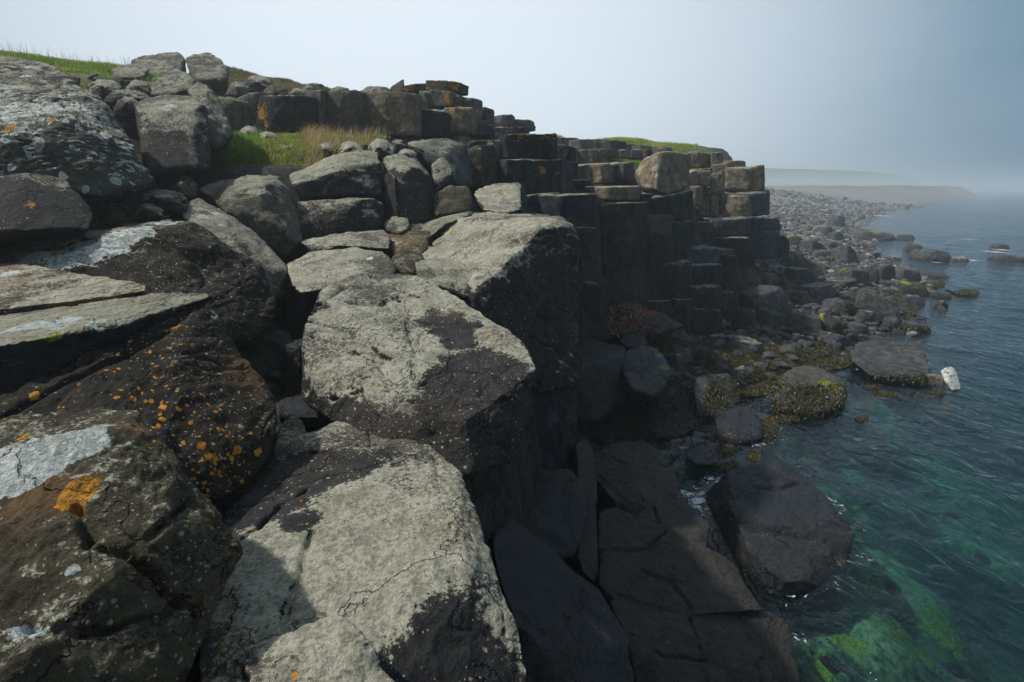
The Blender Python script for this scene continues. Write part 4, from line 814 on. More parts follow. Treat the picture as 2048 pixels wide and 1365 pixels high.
for q in [
 ('largest flat topped slab boulder at the foot of the round stacked columns', 1543,606,104,66,'shore',-.22),
 ('round boulder coated in yellow green algae beside the flat topped slab boulder', 1606,598,34,32,'mossy',0),
 ('boulder with a reddish and yellow stain behind the algae coated one', 1642,585,72,40,'shore',-.1),
 ('boulder with brown weed hanging from its right side among the shore rocks', 1684,616,66,42,'shore',.1),
 ('upright boulder with a mossy top right below the stacked column', 1498,634,36,48,'mossy',.2),
 ('low rounded dark boulder beside the mossy topped upright one', 1547,634,60,36,'shore',.25),
 ('broad grey boulder near the middle of the shore with a flat face', 1618,650,76,54,'shore',.1),
 ('long diagonal boulder splashed with yellow moss', 1674,655,64,50,'mossy',.4),
 ('big smooth dark boulder leaning towards the sea', 1764,617,78,62,'shore',.35),
 ('small dark boulder at the water behind the large flat topped brown boulder', 1792,648,40,32,'shore',.1),
 ('pointed dark boulder between the weedy ones', 1735,632,36,34,'shore',-.2),
 ('square dark boulder with a pale rim on the upper shore', 1712,556,66,42,'shore',.1),
 ('boulder with yellow moss on its right side', 1745,556,34,42,'mossy',.2),
 ('rounded black boulder right of the yellow mossed one', 1773,550,34,42,'shore',.1),
 ('wide angular boulder standing in the shallows', 1818,553,62,38,'shore',.25),
 ('green topped wedge shaped boulder at the waterline', 1839,579,60,34,'mossy',.2),
 ('long flat reef rock just breaking the water', 1882,551,74,18,'shore',0),
 ('small rock with weed at the waterline', 1836,603,40,26,'shore',.1),
 ('low weedy rock awash beyond the green topped wedge', 1892,591,46,18,'shore',0),
 ('little round rock in the shallows', 1883,610,30,20,'shore',0),
 ('pointed rock out in the water above the reef', 1833,497,36,22,'shore',.1),
 ('broad humped rock out in the water', 1874,512,70,28,'shore',.05),
 ('small rock right of the broad humped rock', 1925,520,38,14,'shore',0),
 ('peaked rock far out in the sea', 2006,495,34,14,'shore',0),
 ('dark rock at the right edge of the sea', 2026,518,58,18,'shore',0),
 ('long dark rock row at the edge of the far shallows', 1762,472,80,24,'shore',0),
 ('low dark rock continuing the row seaward', 1812,475,50,15,'shore',0),
 ('tall dark boulder on the hazy shore', 1677,443,28,28,'shore',0),
 ('dark round boulder below the tall dark one', 1678,476,30,24,'shore',0),
 ('grey boulder left of the dark round one', 1654,464,38,20,'shore',0),
 ('black angular boulder near the brown weed bed', 1698,513,56,38,'shore',.2),
 ('long slanting slab with a sunlit tan face', 1628,534,72,34,'shorelit',.45),
 ('grey boulder at the top of the shore near the cliff', 1581,527,44,32,'shore',.1),
 ('wide dark boulder in front of the grey one', 1606,554,64,38,'shore',.1),
 ('pale flat boulder near the cliff foot', 1498,552,50,28,'shorelit',.1),
 ('pinkish pale slab beside the pale flat boulder', 1538,556,46,20,'shorelit',0),
 ('small tan topped boulder behind the slanting slab', 1649,511,38,22,'shorelit',0),
 ('orange tinted boulder near the dark end block', 1593,482,38,22,'shorelit',.1),
 ('grey boulder right of the orange tinted one', 1633,495,48,26,'shore',.1),
 ('small dark boulder near the row of grey ones', 1662,493,32,18,'shore',0),
 ('low tan boulder just off the cliff end', 1588,500,30,18,'shorelit',0),
 ('boulder with a dark weedy side at the waterline right of the big leaning one', 1844,656,54,30,'shore',.2),
 ('bright slate slab tilted against the large flat topped brown boulder', 1682,683,74,34,'slate',.3),
 ('flat stone with a lime green top', 1634,667,32,20,'mossy',.2),
 ('upright blue grey slate stone', 1602,680,38,32,'slate',.2),
 ('rounded layered boulder in the weed in front of the round columns', 1491,690,72,44,'shore',.1),
 ('grey stone half hidden behind the layered boulder', 1440,680,42,28,'shore',0),
 ('pale streaked rock with weed below', 1577,704,50,26,'shorelit',-.1),
 ('blue grey stone left of the green one', 1481,745,36,26,'slate',0),
 ('smooth green stone next to the rounded boulder with the seaweed skirt', 1529,754,36,26,'mossy',0),
 ('weed covered boulder with a bluish tip', 1410,716,58,50,'mossy',.1),
 ('small grey stone beside the weed covered boulder', 1356,722,24,32,'slate',0),
 ('mossy topped small stone in the weed', 1522,730,42,22,'mossy',.1),
 ('small green tipped stone at the cracked boulder', 1362,742,18,18,'mossy',0),
 ('tiny pale rounded stone by the weed covered boulder', 1371,748,14,10,'shorelit',0),
 ('smooth dark boulder below the long diagonal one', 1700,668,44,30,'shore',0),
 ('low boulder behind the big leaning boulder', 1742,590,46,24,'shore',0),
 ('broad low stone between the moss splashed boulder and the sea', 1722,655,40,26,'shore',.1),
 ('dark round stone in the weed under the cliff', 1381,671,22,16,'shore',0),
 ('dark stone at the left of the platform columns', 1328,668,30,18,'wet',0),
 ('flat grey stone by the weed drift under the cliff', 1270,640,46,20,'wet',.1),
 ('submerged green stone in the narrow channel', 1482,795,44,14,'mossy',0),
 ('black rock block under the rounded grey boulder', 1465,895,0,0,'wet',0),
 ]:
    if q[3] == 0: continue
    lab, cx, cy, w, h, mt, rt = q
    S(lab, cx, cy, w, h, mt, rt, group='boulders along the shore')
# grey rock with a white patch at the tip of the large flat boulder
o = S('grey speckled rock with a white patch out at the tip of the large brown boulder', 1878,762,46,36,'grey',0)
V, Nr = BIG[-1][1], BIG[-1][2]
wp = [P(1890,741,10.75),P(1902,733,10.85),P(1914,745,10.75),P(1922,776,10.5),P(1914,782,10.4),P(1898,762,10.5)]
m, t, b = new_mat('white_patch'); M['white_patch'] = m
ge = t.add('ShaderNodeNewGeometry'); t.val(b.inputs['Base Color'], t.mix(t.sstep(t.noise(ge.outputs['Position'], 14, 4, .6), .56, .62), (.42, .44, .40), (.06, .05, .04)))
t.l.new(t.bump(t.noise(ge.outputs['Position'], 20, 5, .6), .03), b.inputs['Normal'])
wpts = np.array(wp); wv, wn, wf, _ = rock_geo(np.concatenate([wpts, wpts + np.array([-.03, .07, -.03])]), 14, 20, .5, 0, 5)
lo = np.array(o.location); c_ = link_mesh('guano_patch', wv - lo, wf, M['white_patch'], parent=o); tag(c_, 'chalk white slanting patch')
# small stones: shared shapes, one object each
protos = []
for k in range(7):
    rg = np.random.default_rng(900 + k); pts = rg.normal(size=(13, 3)); pts /= np.linalg.norm(pts, axis=1)[:, None]; pts *= np.array([1, .8, .55])
    V, Nr, Fc, _ = rock_geo(pts, 9, 14, 1.1, 3, 900 + k); protos.append((V.astype(np.float32), Fc))
pm = {}
for k, (V, Fc) in enumerate(protos):
    for mt in ('shore', 'shorelit', 'mossy', 'slate'):
        o = link_mesh('pebble_shape', V, Fc, M[mt]); pm[(k, mt)] = o.data; COL.objects.unlink(o); bpy.data.objects.remove(o)
rs = random.Random(3); placed = []; tries = 0
ADJ = {'shore': 'dark', 'shorelit': 'pale', 'mossy': 'green stained', 'slate': 'blue grey'}
proto_o = {}
def small_stone(x, y, r, mt, lab, grp, deep=False):
    key = rs.randrange(7)
    o = bpy.data.objects.new('stone', pm[(key, mt)]); COL.objects.link(o)
    z = float(gz(x, y)); o.location = (x, y, (z if deep else max(z, WATER - r * .3)) + r * .18); s = rs.uniform(.75, 1.3)
    o.scale = (r * s, r * rs.uniform(.8, 1.2), r * rs.uniform(.6, 1.1)); o.rotation_euler = (rs.uniform(-.35, .35), rs.uniform(-.35, .35), rs.uniform(0, 6.28))
    tag(o, lab, 'stone', grp)
while len(placed) < 215 and tries < 20000:
    tries += 1
    y = 9 + 24 * rs.random() ** 1.1; cx_ = float(np.interp(y, CY, CX)); wx_ = float(np.interp(y, WY, WX))
    x = rs.uniform(cx_ + .6, wx_ + .5 + (1.5 if rs.random() < .12 else 0)); r = rs.choice([.10, .14, .18, .24, .3, .38]) * (.75 + y * .02)
    if any((x - a) ** 2 + (y - b_) ** 2 < (r + c_) ** 2 * .45 for a, b_, c_ in placed): continue
    placed.append((x, y, r))
    mt = rs.choices(['shore', 'shorelit', 'mossy', 'slate'], [6, 2 + (y > 18) * 3, 1.2, 2])[0]
    zone = 'below the round stacked columns' if y < 14 else ('on the shore between cliff and sea' if y < 21 else 'on the upper shore past the cliff end')
    small_stone(x, y, r, mt, f'small {ADJ[mt]} stone among the larger boulders {zone}', f'small {ADJ[mt]} stones {zone}')
CL = [(320,372,.10),(345,395,.12),(372,378,.08),(300,420,.10),(240,425,.08),(395,330,.12),(470,440,.1),(300,200,.14),(250,245,.14),(225,215,.12),(262,170,.16),(205,170,.14),(330,350,.1),(590,330,.08),(420,225,.12),(455,280,.1),(340,175,.12),(410,200,.1),(185,160,.14),(236,176,.14),
      (800,470,.10),(820,500,.08),(785,455,.12),(790,520,.08),(815,540,.06),(850,500,.1),(840,470,.1),(770,500,.08),(560,600,.14),(575,640,.16),(560,700,.14),(585,720,.10),(545,690,.08),(590,590,.1),(600,560,.08),(540,780,.08),(560,760,.1),(580,800,.08),
      (1130,350,.1),(1150,375,.1),(1180,350,.12),(1210,345,.12),(1000,280,.14),(1090,262,.12),(880,280,.12),(905,270,.1),(700,176,.14),(740,176,.12),(520,165,.16),(560,168,.14),(640,176,.14),(480,170,.14)]
for px, py, r in CL:
    rr0 = ray(px, py); lo, hi = 2.0, 30.0; hit = None
    for st_ in np.arange(2.0, 24, .08):
        q = rr0 * st_
        if q[2] < float(gz(q[0], q[1])): hit = q; break
    if hit is None: continue
    wh = 'in the hollow under the massive boulder' if px < 400 and py > 300 else ('in the dark gully beside the centre boulder' if py > 440 else 'on the upper slope among the blocks')
    mt = rs.choice(['shorelit', 'shore', 'slate']); small_stone(hit[0], hit[1], r, mt, f'small {ADJ[mt]} loose stone {wh}', f'small {ADJ[mt]} loose stones {wh}')
SUBM = [(1665,1225,60,40),(1780,1180,60,40),(1870,1160,60,36),(1760,1060,54,34),(1820,1100,50,30),(1730,1010,44,26),(1690,985,40,24),(1900,1040,50,28),(1960,1130,60,34),(1990,1250,70,44),(1620,880,34,18),(1680,900,36,18),(1760,900,36,18),(1580,900,30,18),(1660,1345,60,40),(1900,1340,80,50),(1650,930,34,18)]
for i_, (px, py, w_, h_) in enumerate(SUBM):
    q = None; rr0 = ray(px, py)
    for st_ in np.arange(3, 16, .05):
        q = rr0 * st_
        if q[2] < float(gz(q[0], q[1])): break
    r_ = w_ / F * st_ * .38; small_stone(q[0], q[1], r_, rs.choice(['mossy', 'shorelit', 'mossy']), 'drowned weedy boulder showing dimly through the clear water', 'drowned boulders under the clear water', True)
# far cobbles: thousands, one mass
def mass(name, XY, R_, mat, flat=.6, seed=1, res=2, sm=False):
    base = []
    rg = np.random.default_rng(seed)
    for k in range(5):
        pts = rg.normal(size=(10, 3)); pts /= np.linalg.norm(pts, axis=1)[:, None]; V, _, Fc, _ = rock_geo(pts, res, 14, .3 if res < 4 else .9, 2, seed + k); base.append((V, Fc))
    VV, FF, off, tone = [], [], 0, []
    Z = gz(XY[:, 0], XY[:, 1])
    for i in range(len(XY)):
        V, Fc = base[i % 5]; a = rg.uniform(0, 6.28); c, s_ = math.cos(a), math.sin(a); sc = R_[i] * np.array([rg.uniform(.8, 1.3), rg.uniform(.7, 1.1), rg.uniform(.45, .8)])
        Q = V * sc; Q = np.stack([Q[:, 0] * c - Q[:, 1] * s_, Q[:, 0] * s_ + Q[:, 1] * c, Q[:, 2]], 1) + np.array([XY[i, 0], XY[i, 1], max(Z[i], WATER - R_[i] * .3) + R_[i] * .15])
        VV.append(Q); FF.append(Fc + off); off += len(V); tone.append(np.full(len(V), rg.random()))
    o = link_mesh(name, np.concatenate(VV), np.concatenate(FF), mat, attrs={'tone': np.concatenate(tone)}, smooth_shade=sm); return o
m, t, b = new_mat('cobble'); M['cobble'] = m
tn = t.attr('tone'); cc = t.mix(t.sstep(tn, .2, .8), (.03, .032, .035), (.11, .105, .095)); cc = t.mix(t.sstep(tn, .9, .97), cc, (.26, .22, .19)); t.val(b.inputs['Base Color'], cc); b.inputs['Roughness'].default_value = .8
rg = np.random.default_rng(5); n = 11000
yy = 20 + 105 * rg.random(n) ** 1.6; cxx = np.interp(yy, CY, CX) + .8; wxx = np.interp(yy, WY, WX)
lo_ = np.maximum(cxx, wxx - 30 - yy * .3)
u_ = rg.random(n); xx = lo_ + (wxx + 1.0 - lo_) * u_
rr_ = (.10 + .26 * rg.random(n) ** 3) * (.8 + yy * .012)
o = mass('cobbles', np.stack([xx, yy], 1), rr_, M['cobble']); tag(o, 'pale grey cobble beach fading into the haze', 'cobbles', kind='stuff')
n = 4200; yy = 8.8 + 22 * rg.random(n); cxx = np.interp(yy, CY, CX) + .3; wxx = np.interp(yy, WY, WX); xx = cxx + (wxx + .3 - cxx) * rg.random(n)
m2, t, b = new_mat('gravel'); tn = t.attr('tone'); cc = t.mix(tn, (.012, .013, .014), (.06, .06, .058)); cc = t.mix(t.sstep(tn, .93, .99), cc, (.25, .22, .18)); t.val(b.inputs['Base Color'], cc); b.inputs['Roughness'].default_value = .6
o = mass('gravel', np.stack([xx, yy], 1), (.03 + .15 * rg.random(n) ** 3) * (.7 + yy * .02), m2, seed=40); tag(o, 'dark gravel and pebbles filling the gaps between shore boulders', 'gravel', kind='stuff')
n = 1500; yy = 9.5 + 24 * rg.random(n); cxx = np.interp(yy, CY, CX) + .3; wxx = np.interp(yy, WY, WX); xx = cxx + (wxx + .5 - cxx) * rg.random(n)
o = mass('rubble', np.stack([xx, yy], 1), (.07 + .16 * rg.random(n) ** 2) * (.7 + yy * .022), M['shore'], seed=60, res=6, sm=True); tag(o, 'dark broken rubble packed between the shore boulders', 'rubble', kind='stuff')
# ================================================================== BLADES (grass, weed)
def blades(name, pts, hgt, wid, lean, mat, label, cat, tones=None, seed=2, seg=3, nrm=None, curl=.5, lay=None):
    rg = np.random.default_rng(seed); n = len(pts)
    if nrm is None: nrm = np.tile(np.array([0, 0, 1.0]), (n, 1))
    az = rg.uniform(0, 2 * math.pi, n); side = np.stack([np.cos(az), np.sin(az), np.zeros(n)], 1)
    ld = np.stack([np.cos(az + 1.57 + rg.normal(0, .5, n)), np.sin(az + 1.57 + rg.normal(0, .5, n)), np.zeros(n)], 1)
    if lay is not None: ld = ld * .5 + np.array(lay) * .7
    H = hgt * rg.uniform(.5, 1.25, n); L = lean * rg.uniform(.2, 1.3, n) * H
    VV = []; ts = np.linspace(0, 1, seg + 1)
    for k, tt in enumerate(ts):
        c = pts + nrm * (H * tt * (1 - curl * tt * tt * .5))[:, None] + ld * (L * tt * tt)[:, None]
        w = (wid * (1 - tt * .85))[:, None] if np.ndim(wid) else wid * (1 - tt * .85)
        VV.append(c - side * w); VV.append(c + side * w)
    V = np.stack(VV, 1).reshape(-1, 3); m_ = 2 * (seg + 1)
    q = np.array([[2 * k, 2 * k + 1, 2 * k + 3, 2 * k + 2] for k in range(seg)])
    Fc = (np.arange(n)[:, None, None] * m_ + q[None]).reshape(-1, 4)
    tn = np.repeat(rg.random(n) if tones is None else tones, m_)
    o = link_mesh(name, V, Fc, mat, attrs={'tone': tn, 'tip': np.tile(np.repeat(ts, 2), n)}); tag(o, label, cat, kind='stuff'); return o
def leafmat(name, stops, rough=.6, trans=.25):
    m, t, b = new_mat(name); r = t.add('ShaderNodeValToRGB'); t.l.new(t.attr('tone'), r.inputs[0])
    e = r.color_ramp.elements; e[0].position = stops[0][0]; e[0].color = (*stops[0][1], 1); e[1].position = stops[-1][0]; e[1].color = (*stops[-1][1], 1)
    for p0, c0 in stops[1:-1]: x = e.new(p0); x.color = (*c0, 1)
    t.l.new(r.outputs[0], b.inputs['Base Color']); b.inputs['Roughness'].default_value = rough; b.inputs['Specular IOR Level'].default_value = .3
    if trans:
        tr = t.add('ShaderNodeBsdfTranslucent'); t.l.new(r.outputs[0], tr.inputs[0]); mx = t.add('ShaderNodeMixShader'); mx.inputs[0].default_value = trans
        t.l.new(b.outputs[0], mx.inputs[1]); t.l.new(tr.outputs[0], mx.inputs[2]); t.l.new(mx.outputs[0], m.node_tree.nodes['Material Output'].inputs[0])
    return m
M['grass'] = leafmat('grass', [(0, (.09, .22, .02)), (.5, (.28, .36, .04)), (.8, (.44, .42, .09)), (1, (.55, .44, .19))], trans=.4)
M['drygrass'] = leafmat('dry_grass', [(0, (.09, .11, .02)), (.5, (.20, .17, .06)), (1, (.38, .28, .13))])
M['hay'] = leafmat('seed_stalks', [(0, (.30, .22, .09)), (1, (.46, .34, .17))])
M['weed'] = leafmat('seaweed', [(0, (.010, .008, .003)), (.5, (.035, .027, .006)), (.85, (.08, .066, .010)), (1, (.16, .14, .025))], .35, .1)
M['rust'] = leafmat('dry_weed', [(0, (.16, .03, .005)), (.35, (.50, .12, .02)), (.6, (.65, .26, .05)), (.8, (.14, .07, .03)), (1, (.75, .55, .28))], .5, .3)
M['darkweed'] = leafmat('dark_weed', [(0, (.01, .008, .006)), (.85, (.04, .03, .02)), (1, (.20, .15, .09))], .4, .1)
def ongrid(c0, r0, n, rg, ell=(1, 1)):
    a = rg.uniform(0, 6.28, n); r = np.sqrt(rg.random(n)) * r0; return np.stack([c0[0] + np.cos(a) * r * ell[0], c0[1] + np.sin(a) * r * ell[1]], 1)
rg = np.random.default_rng(12)
def turf_blades(spots, name, h, w, mat, label, dens, cat='grass', lean=.5, seed=1, tone=None):
    XY = []
    for (px, py, d, r0) in spots:
        c0 = P(px, py, d); XY.append(ongrid(c0, r0, int(dens * r0 * r0), rg))
    XY = np.concatenate(XY); Z = gz(XY[:, 0], XY[:, 1]); pts = np.column_stack([XY, Z - .01])
    tn = None
    if tone is not None: tn = np.clip(tone + .35 * fbm(pts * np.array([2, 2, 0]), 3, 6) + rg.normal(0, .14, len(pts)), 0, 1)
    return blades(name, pts, h, w, lean, mat, label, cat, seed=seed, tones=tn)
turf_blades([(40,106,11.2,2.0),(-120,98,11.4,2.0),(120,114,11.2,1.8),(210,126,11.2,1.3)], 'hill_grass', .11, .008, M['grass'], 'green grass on the bank along the top left skyline', 4200, tone=.35, seed=3)
turf_blades([(60,102,11.6,1.6),(160,112,11.6,1.4),(-60,94,11.6,1.6),(230,124,11.5,.8)], 'seed_heads', .34, .004, M['drygrass'], 'tall thin seed stalks standing above the left skyline', 70, lean=.25, seed=4, tone=.5)
turf_blades([(460,142,14.6,1.4),(520,150,14.6,1.8),(600,165,14.6,1.6),(670,178,14.6,1.3),(740,186,14.6,1.0)], 'dry_grass', .10, .007, M['drygrass'], 'short brownish grass on the slope above the wall of blocks', 3600, tone=.35, seed=5)
turf_blades([(470,132,15.2,1.2),(700,176,15.4,1.4),(820,180,14,.8)], 'thin_stalks', .30, .003, M['drygrass'], 'few thin stalks sticking up over the brown grass slope', 12, lean=.2, seed=6, tone=.4)
turf_blades([(1150,268,21.5,2.4),(1240,276,24,2.6),(1310,288,25,1.8),(1190,285,21.5,1.6)], 'crest_grass', .16, .010, M['grass'], 'yellow green grass on the crest of the middle cliff', 1500, tone=.55, seed=7)
turf_blades([(1230,318,18,.35),(1256,316,18.2,.45)], 'grass_tuft', .22, .010, M['grass'], 'bright green tuft on the ledge of the middle cliff', 5200, tone=.25, seed=8)
turf_blades([(1472,325,18.7,.22),(1448,328,18.7,.2)], 'grass_tufts', .12, .012, M['grass'], 'small tufts on the far cliff top', 2500, tone=.5, seed=9)
turf_blades([(445,215,9.5,.2),(452,190,9.8,.2),(430,240,9.2,.15)], 'cleft_grass', .14, .005, M['grass'], 'yellowish grass in the cleft right of the white crusted boulder', 9000, tone=.65, seed=10)
turf_blades([(40,455,5.9,.3),(90,450,6.0,.25),(340,412,6.3,.18),(352,405,6.3,.14),(330,352,7,.12)], 'hollow_grass', .11, .004, M['grass'], 'tufts in the hollow under the massive boulder', 14000, tone=.5, seed=11)
turf_blades([(262,212,7.4,.12),(262,205,7.5,.1)], 'brown_tuft', .16, .004, M['drygrass'], 'brown tuft beside the white crusted square boulder', 16000, tone=.7, seed=13)
# ------------------------------------------------------------------ turf ledge (overhanging sod with peat below)
rgl = np.random.default_rng(31)
lp = [P(*q) for q in [(362,292,8.4),(400,285,8.6),(470,300,8.35),(540,318,8.1),(640,322,8.0),(640,295,8.6),(780,276,9.8),(640,272,10.0),(470,268,9.4),(380,280,9.0),(362,330,8.35),(380,355,8.2),(440,368,8.05),(540,385,7.9),(580,370,7.8),(640,350,7.9)]]
m, t, b = new_mat('peat'); M['peat'] = m
ge = t.add('ShaderNodeNewGeometry'); nn = t.noise(ge.outputs['Position'], 12, 8, .7); up_ = t.add('ShaderNodeSeparateXYZ'); t.l.new(ge.outputs['Normal'], up_.inputs[0])
t.val(b.inputs['Base Color'], t.mix(t.sstep(up_.outputs[2], .35, .6), t.mix(t.sstep(nn, .35, .7), (.010, .008, .006), (.045, .03, .018)), (.07, .09, .02))); b.inputs['Roughness'].default_value = 1
t.l.new(t.bump(nn, .12, 1), b.inputs['Normal'])
LV, LN, LF, _ = rock_geo(np.array(lp), 80, 22, 1.0, 0, 31)
org = LV.mean(0); led = link_mesh('turf_ledge', LV - org, LF, M['peat']); led.location = org
tag(led, 'overhanging ledge of dark peat topped with bright grass below the wall of blocks', 'turf ledge')
topi = np.where(LN[:, 2] > .45)[0]; tri = LV[topi]
def on_ledge(n, xr, seed):
    rg = np.random.default_rng(seed); X, _, _ = proj(tri); sel = tri[(X > xr[0]) & (X < xr[1])]
    q = sel[rg.integers(0, len(sel), n)] + rg.normal(0, .035, (n, 3)) * np.array([1, 1, .15]); return q
for nm, xr, n_, h_, w_, mt, tone, lab, sd in [('grass', (355, 800), 26000, .075, .006, 'grass', .45, 'short bright grass', 1), ('grass', (355, 520), 6500, .13, .006, 'grass', .12, 'longer vivid green grass at the left end', 2), ('stalks', (610, 790), 1300, .24, .005, 'hay', .6, 'golden seed stalks at the right end', 3), ('grass', (520, 660), 4000, .09, .005, 'drygrass', .6, 'dry brownish grass in the middle', 4)]:
    q = on_ledge(n_, xr, sd); tn = np.clip(tone + .3 * fbm(q * 3, 2, 9) + np.random.default_rng(sd).normal(0, .14, n_), 0, 1)
    o = blades(nm, q - org, h_, w_, .6, M[mt], lab, None, seed=sd, tones=tn); o.parent = led
# ------------------------------------------------------------------ seaweed
def near_big(label):
    return next(x for x in BIG if x[0]['label'].startswith(label))
def weed_on(label, cond, n, h=.07, w=.012, mat='weed', lab='brown seaweed', seed=1, lean=.9):
    o, V, Nr = near_big(label); k = np.where(cond(*proj(V)[:2], V, Nr) & (Nr[:, 2] > -.5))[0]
    if len(k) < 5: return
    rg = np.random.default_rng(seed); q = V[rg.choice(k, n)] + rg.normal(0, .03, (n, 3)); nn = Nr[rg.choice(k, n)] * .6 + np.array([0, 0, .15])
    c = blades('seaweed', q - np.array(o.location), h, w, lean, M[mat], lab, None, seed=seed, nrm=nn, curl=1.2, lay=(0, -.2, -.9)); c.parent = o
weed_on('square grey boulder', lambda X, Y, V, N: (X + (Y - 750) * .25 > 1418) & (Y > 757), 3800, .09, .013, seed=2)
weed_on('rounded boulder with a lime', lambda X, Y, V, N: Y > 772 - (X < 1570) * 20 - np.clip(X - 1650, 0, 50) * .2, 8000, .10, .014, seed=3)
weed_on('weed covered boulder', lambda X, Y, V, N: Y > 702, 3000, .08, .013, seed=4)
weed_on('round weedy stone', lambda X, Y, V, N: Y > 0, 1200, .07, .011, seed=5)
weed_on('boulder with brown weed', lambda X, Y, V, N: X > 1690, 1800, .12, .018, seed=6)
weed_on('long diagonal boulder', lambda X, Y, V, N: (Y > 645), 1800, .10, .016, seed=7)
weed_on('boulder with a dark weedy', lambda X, Y, V, N: Y > 652, 1500, .12, .018, seed=8)
weed_on('pale streaked rock', lambda X, Y, V, N: Y > 704, 1200, .10, .016, seed=9)
weed_on('large flat topped brown', lambda X, Y, V, N: (Y > 752) & (X > 1700), 1500, .10, .014, seed=11)
def weed_bed(name, spots, n, h, w, mat, label, seed=1, z=None, lay=(.3, 0, 0)):
    rg = np.random.default_rng(seed); Q = []
    tot = sum(s[2] * s[3] for s in spots)
    for (px, py, rx, ry) in spots:
        k = int(n * rx * ry / tot); a = rg.uniform(0, 6.28, k); r = np.sqrt(rg.random(k)); X = px + np.cos(a) * r * rx; Y = py + np.sin(a) * r * ry
        for x, y in zip(X, Y): Q.append(at_z(x, y, WATER + .02 if z is None else z))
    Q = np.array(Q); zz = np.maximum(gz(Q[:, 0], Q[:, 1]), WATER - .03)
    if z is not None:   # slide along the sight line onto the beach
        for it in range(6):
            k_ = zz / Q[:, 2]; Q = Q * k_[:, None]; zz = np.maximum(gz(Q[:, 0], Q[:, 1]), WATER - .03)
    Q[:, 2] = zz + .01 + .05 * np.abs(fbm(Q * np.array([3, 3, 0]), 2, 5)) + rg.random(len(Q)) * .02
    ok = np.hypot(Q[:, 0], Q[:, 1]) < 60
    return blades(name, Q[ok], h, w, 1.6, M[mat], label, 'seaweed', seed=seed, curl=1.4, lay=lay)
weed_bed('seaweed', [(1440,712,70,26),(1500,700,80,22),(1540,770,40,20),(1480,730,80,26),(1560,722,90,22),(1620,700,60,14),(1500,775,45,24),(1400,700,80,20),(1340,690,50,16),(1660,728,50,16),(1590,700,40,12)], 42000, .08, .014, 'weed', 'brown seaweed carpeting the low shore between the boulders', 1, z=-3.3)
weed_bed('seaweed', [(1300,860,90,26),(1240,880,50,18),(1370,830,50,30),(1330,800,50,22),(1280,845,60,20)], 14000, .10, .013, 'darkweed', 'nearly black seaweed in the shaded pool by the platform rock', 2, z=-3.5)
weed_bed('seaweed', [(1448,905,18,16),(1455,932,22,8),(1506,912,13,11),(1540,850,12,18)], 3200, .07, .010, 'weed', 'olive seaweed floating beside the big black sea rock', 3)
weed_bed('seaweed', [(1724,838,14,9),(1770,790,30,6),(1850,790,40,5),(1740,775,22,6),(1560,838,40,7)], 2600, .07, .010, 'weed', 'brown seaweed drifting off the large brown boulder', 4)
weed_bed('seaweed', [(1865,570,24,7),(1932,587,26,6),(1712,498,42,10),(1788,520,16,3),(1790,610,20,24),(1815,620,16,16),(1690,565,20,14)], 9000, .16, .022, 'weed', 'brown weed beds floating near the far boulders', 5)
weed_on('heap of orange', lambda X, Y, V, N: (Y > 590) & (X < 1330), 4200, .075, .014, 'rust', 'orange dried kelp', seed=21, lean=1.2)
weed_on('heap of orange', lambda X, Y, V, N: Y > 0, 2200, .08, .012, 'darkweed', 'dark kelp strands', seed=22, lean=1.2)
weed_bed('dark_debris', [(1250,585,50,18),(1300,612,50,16),(1360,660,50,8)], 4200, .10, .013, 'darkweed', 'dark kelp strands behind the orange kelp', 7, z=-2.4)
# ================================================================== SEA
wxg = axis([(-30, 0), (0, 3), (16, .11), (30, .28), (70, 1.0), (520, 12), (1260, 60)]); wyg = axis([(-12, 0), (2, 1.5), (22, .11), (45, .3), (120, 1.2), (560, 12), (1260, 60)])
AX, AY = np.meshgrid(wxg, wyg, indexing='ij'); ax, ay = AX.ravel(), AY.ravel()
dirx, diry = .80, -.35            # swell direction
def wave(ax, ay):
    q = np.stack([ax * .80 + ay * .60, (-ax * .60 + ay * .80) * .35, np.zeros_like(ax)], 1)
    w1 = fbm(q * .9, 2, 61); w2 = 1 - np.abs(fbm(q * 2.4 + 5, 3, 63)) * 2; w3 = fbm(q * np.array([6, 9, 1]), 3, 65)
    sh = .45 + .55 * smooth(0, 4, ax - np.interp(ay, WY, WX))
    return sh * (.045 * w1 + .028 * w2 + .010 * w3)
az_ = WATER + wave(ax, ay) * (1 - .6 * smooth(40, 120, ay))
nxw, nyw = len(wxg), len(wyg); SV = np.stack([ax, ay, az_], 1); ii = np.arange(nxw * nyw).reshape(nxw, nyw)
SF = [np.stack([ii[:-1, :-1], ii[1:, :-1], ii[1:, 1:], ii[:-1, 1:]], -1).reshape(-1, 4)]
bot = SV.copy(); bot[:, 2] = -13.5; nb = len(SV)
# side walls and bottom close the body of water
def wall(idx, flip):
    a = idx[:-1]; b_ = idx[1:]; q = np.stack([a, b_, b_ + nb, a + nb], -1); return q[:, ::-1] if flip else q
SF += [wall(ii[:, 0], True), wall(ii[:, -1], False), wall(ii[0, :], False), wall(ii[-1, :], True)]
SF.append((np.stack([ii[:-1, :-1], ii[:-1, 1:], ii[1:, 1:], ii[1:, :-1]], -1).reshape(-1, 4)) + nb)
m = bpy.data.materials.new('sea'); m.use_nodes = True; t = NT(m); t.n.remove(t.n['Principled BSDF'])
geo = t.add('ShaderNodeNewGeometry'); mp = t.add('ShaderNodeMapping'); mp.inputs['Rotation'].default_value = (0, 0, math.radians(-37)); mp.inputs['Scale'].default_value = (1, .62, 1); t.l.new(geo.outputs['Position'], mp.inputs[0])
h1 = t.noise(mp.outputs[0], 3.6, 4, .55, .8); h2 = t.noise(mp.outputs[0], 13, 3, .55, .5); h0 = t.noise(mp.outputs[0], 1.1, 3, .5)
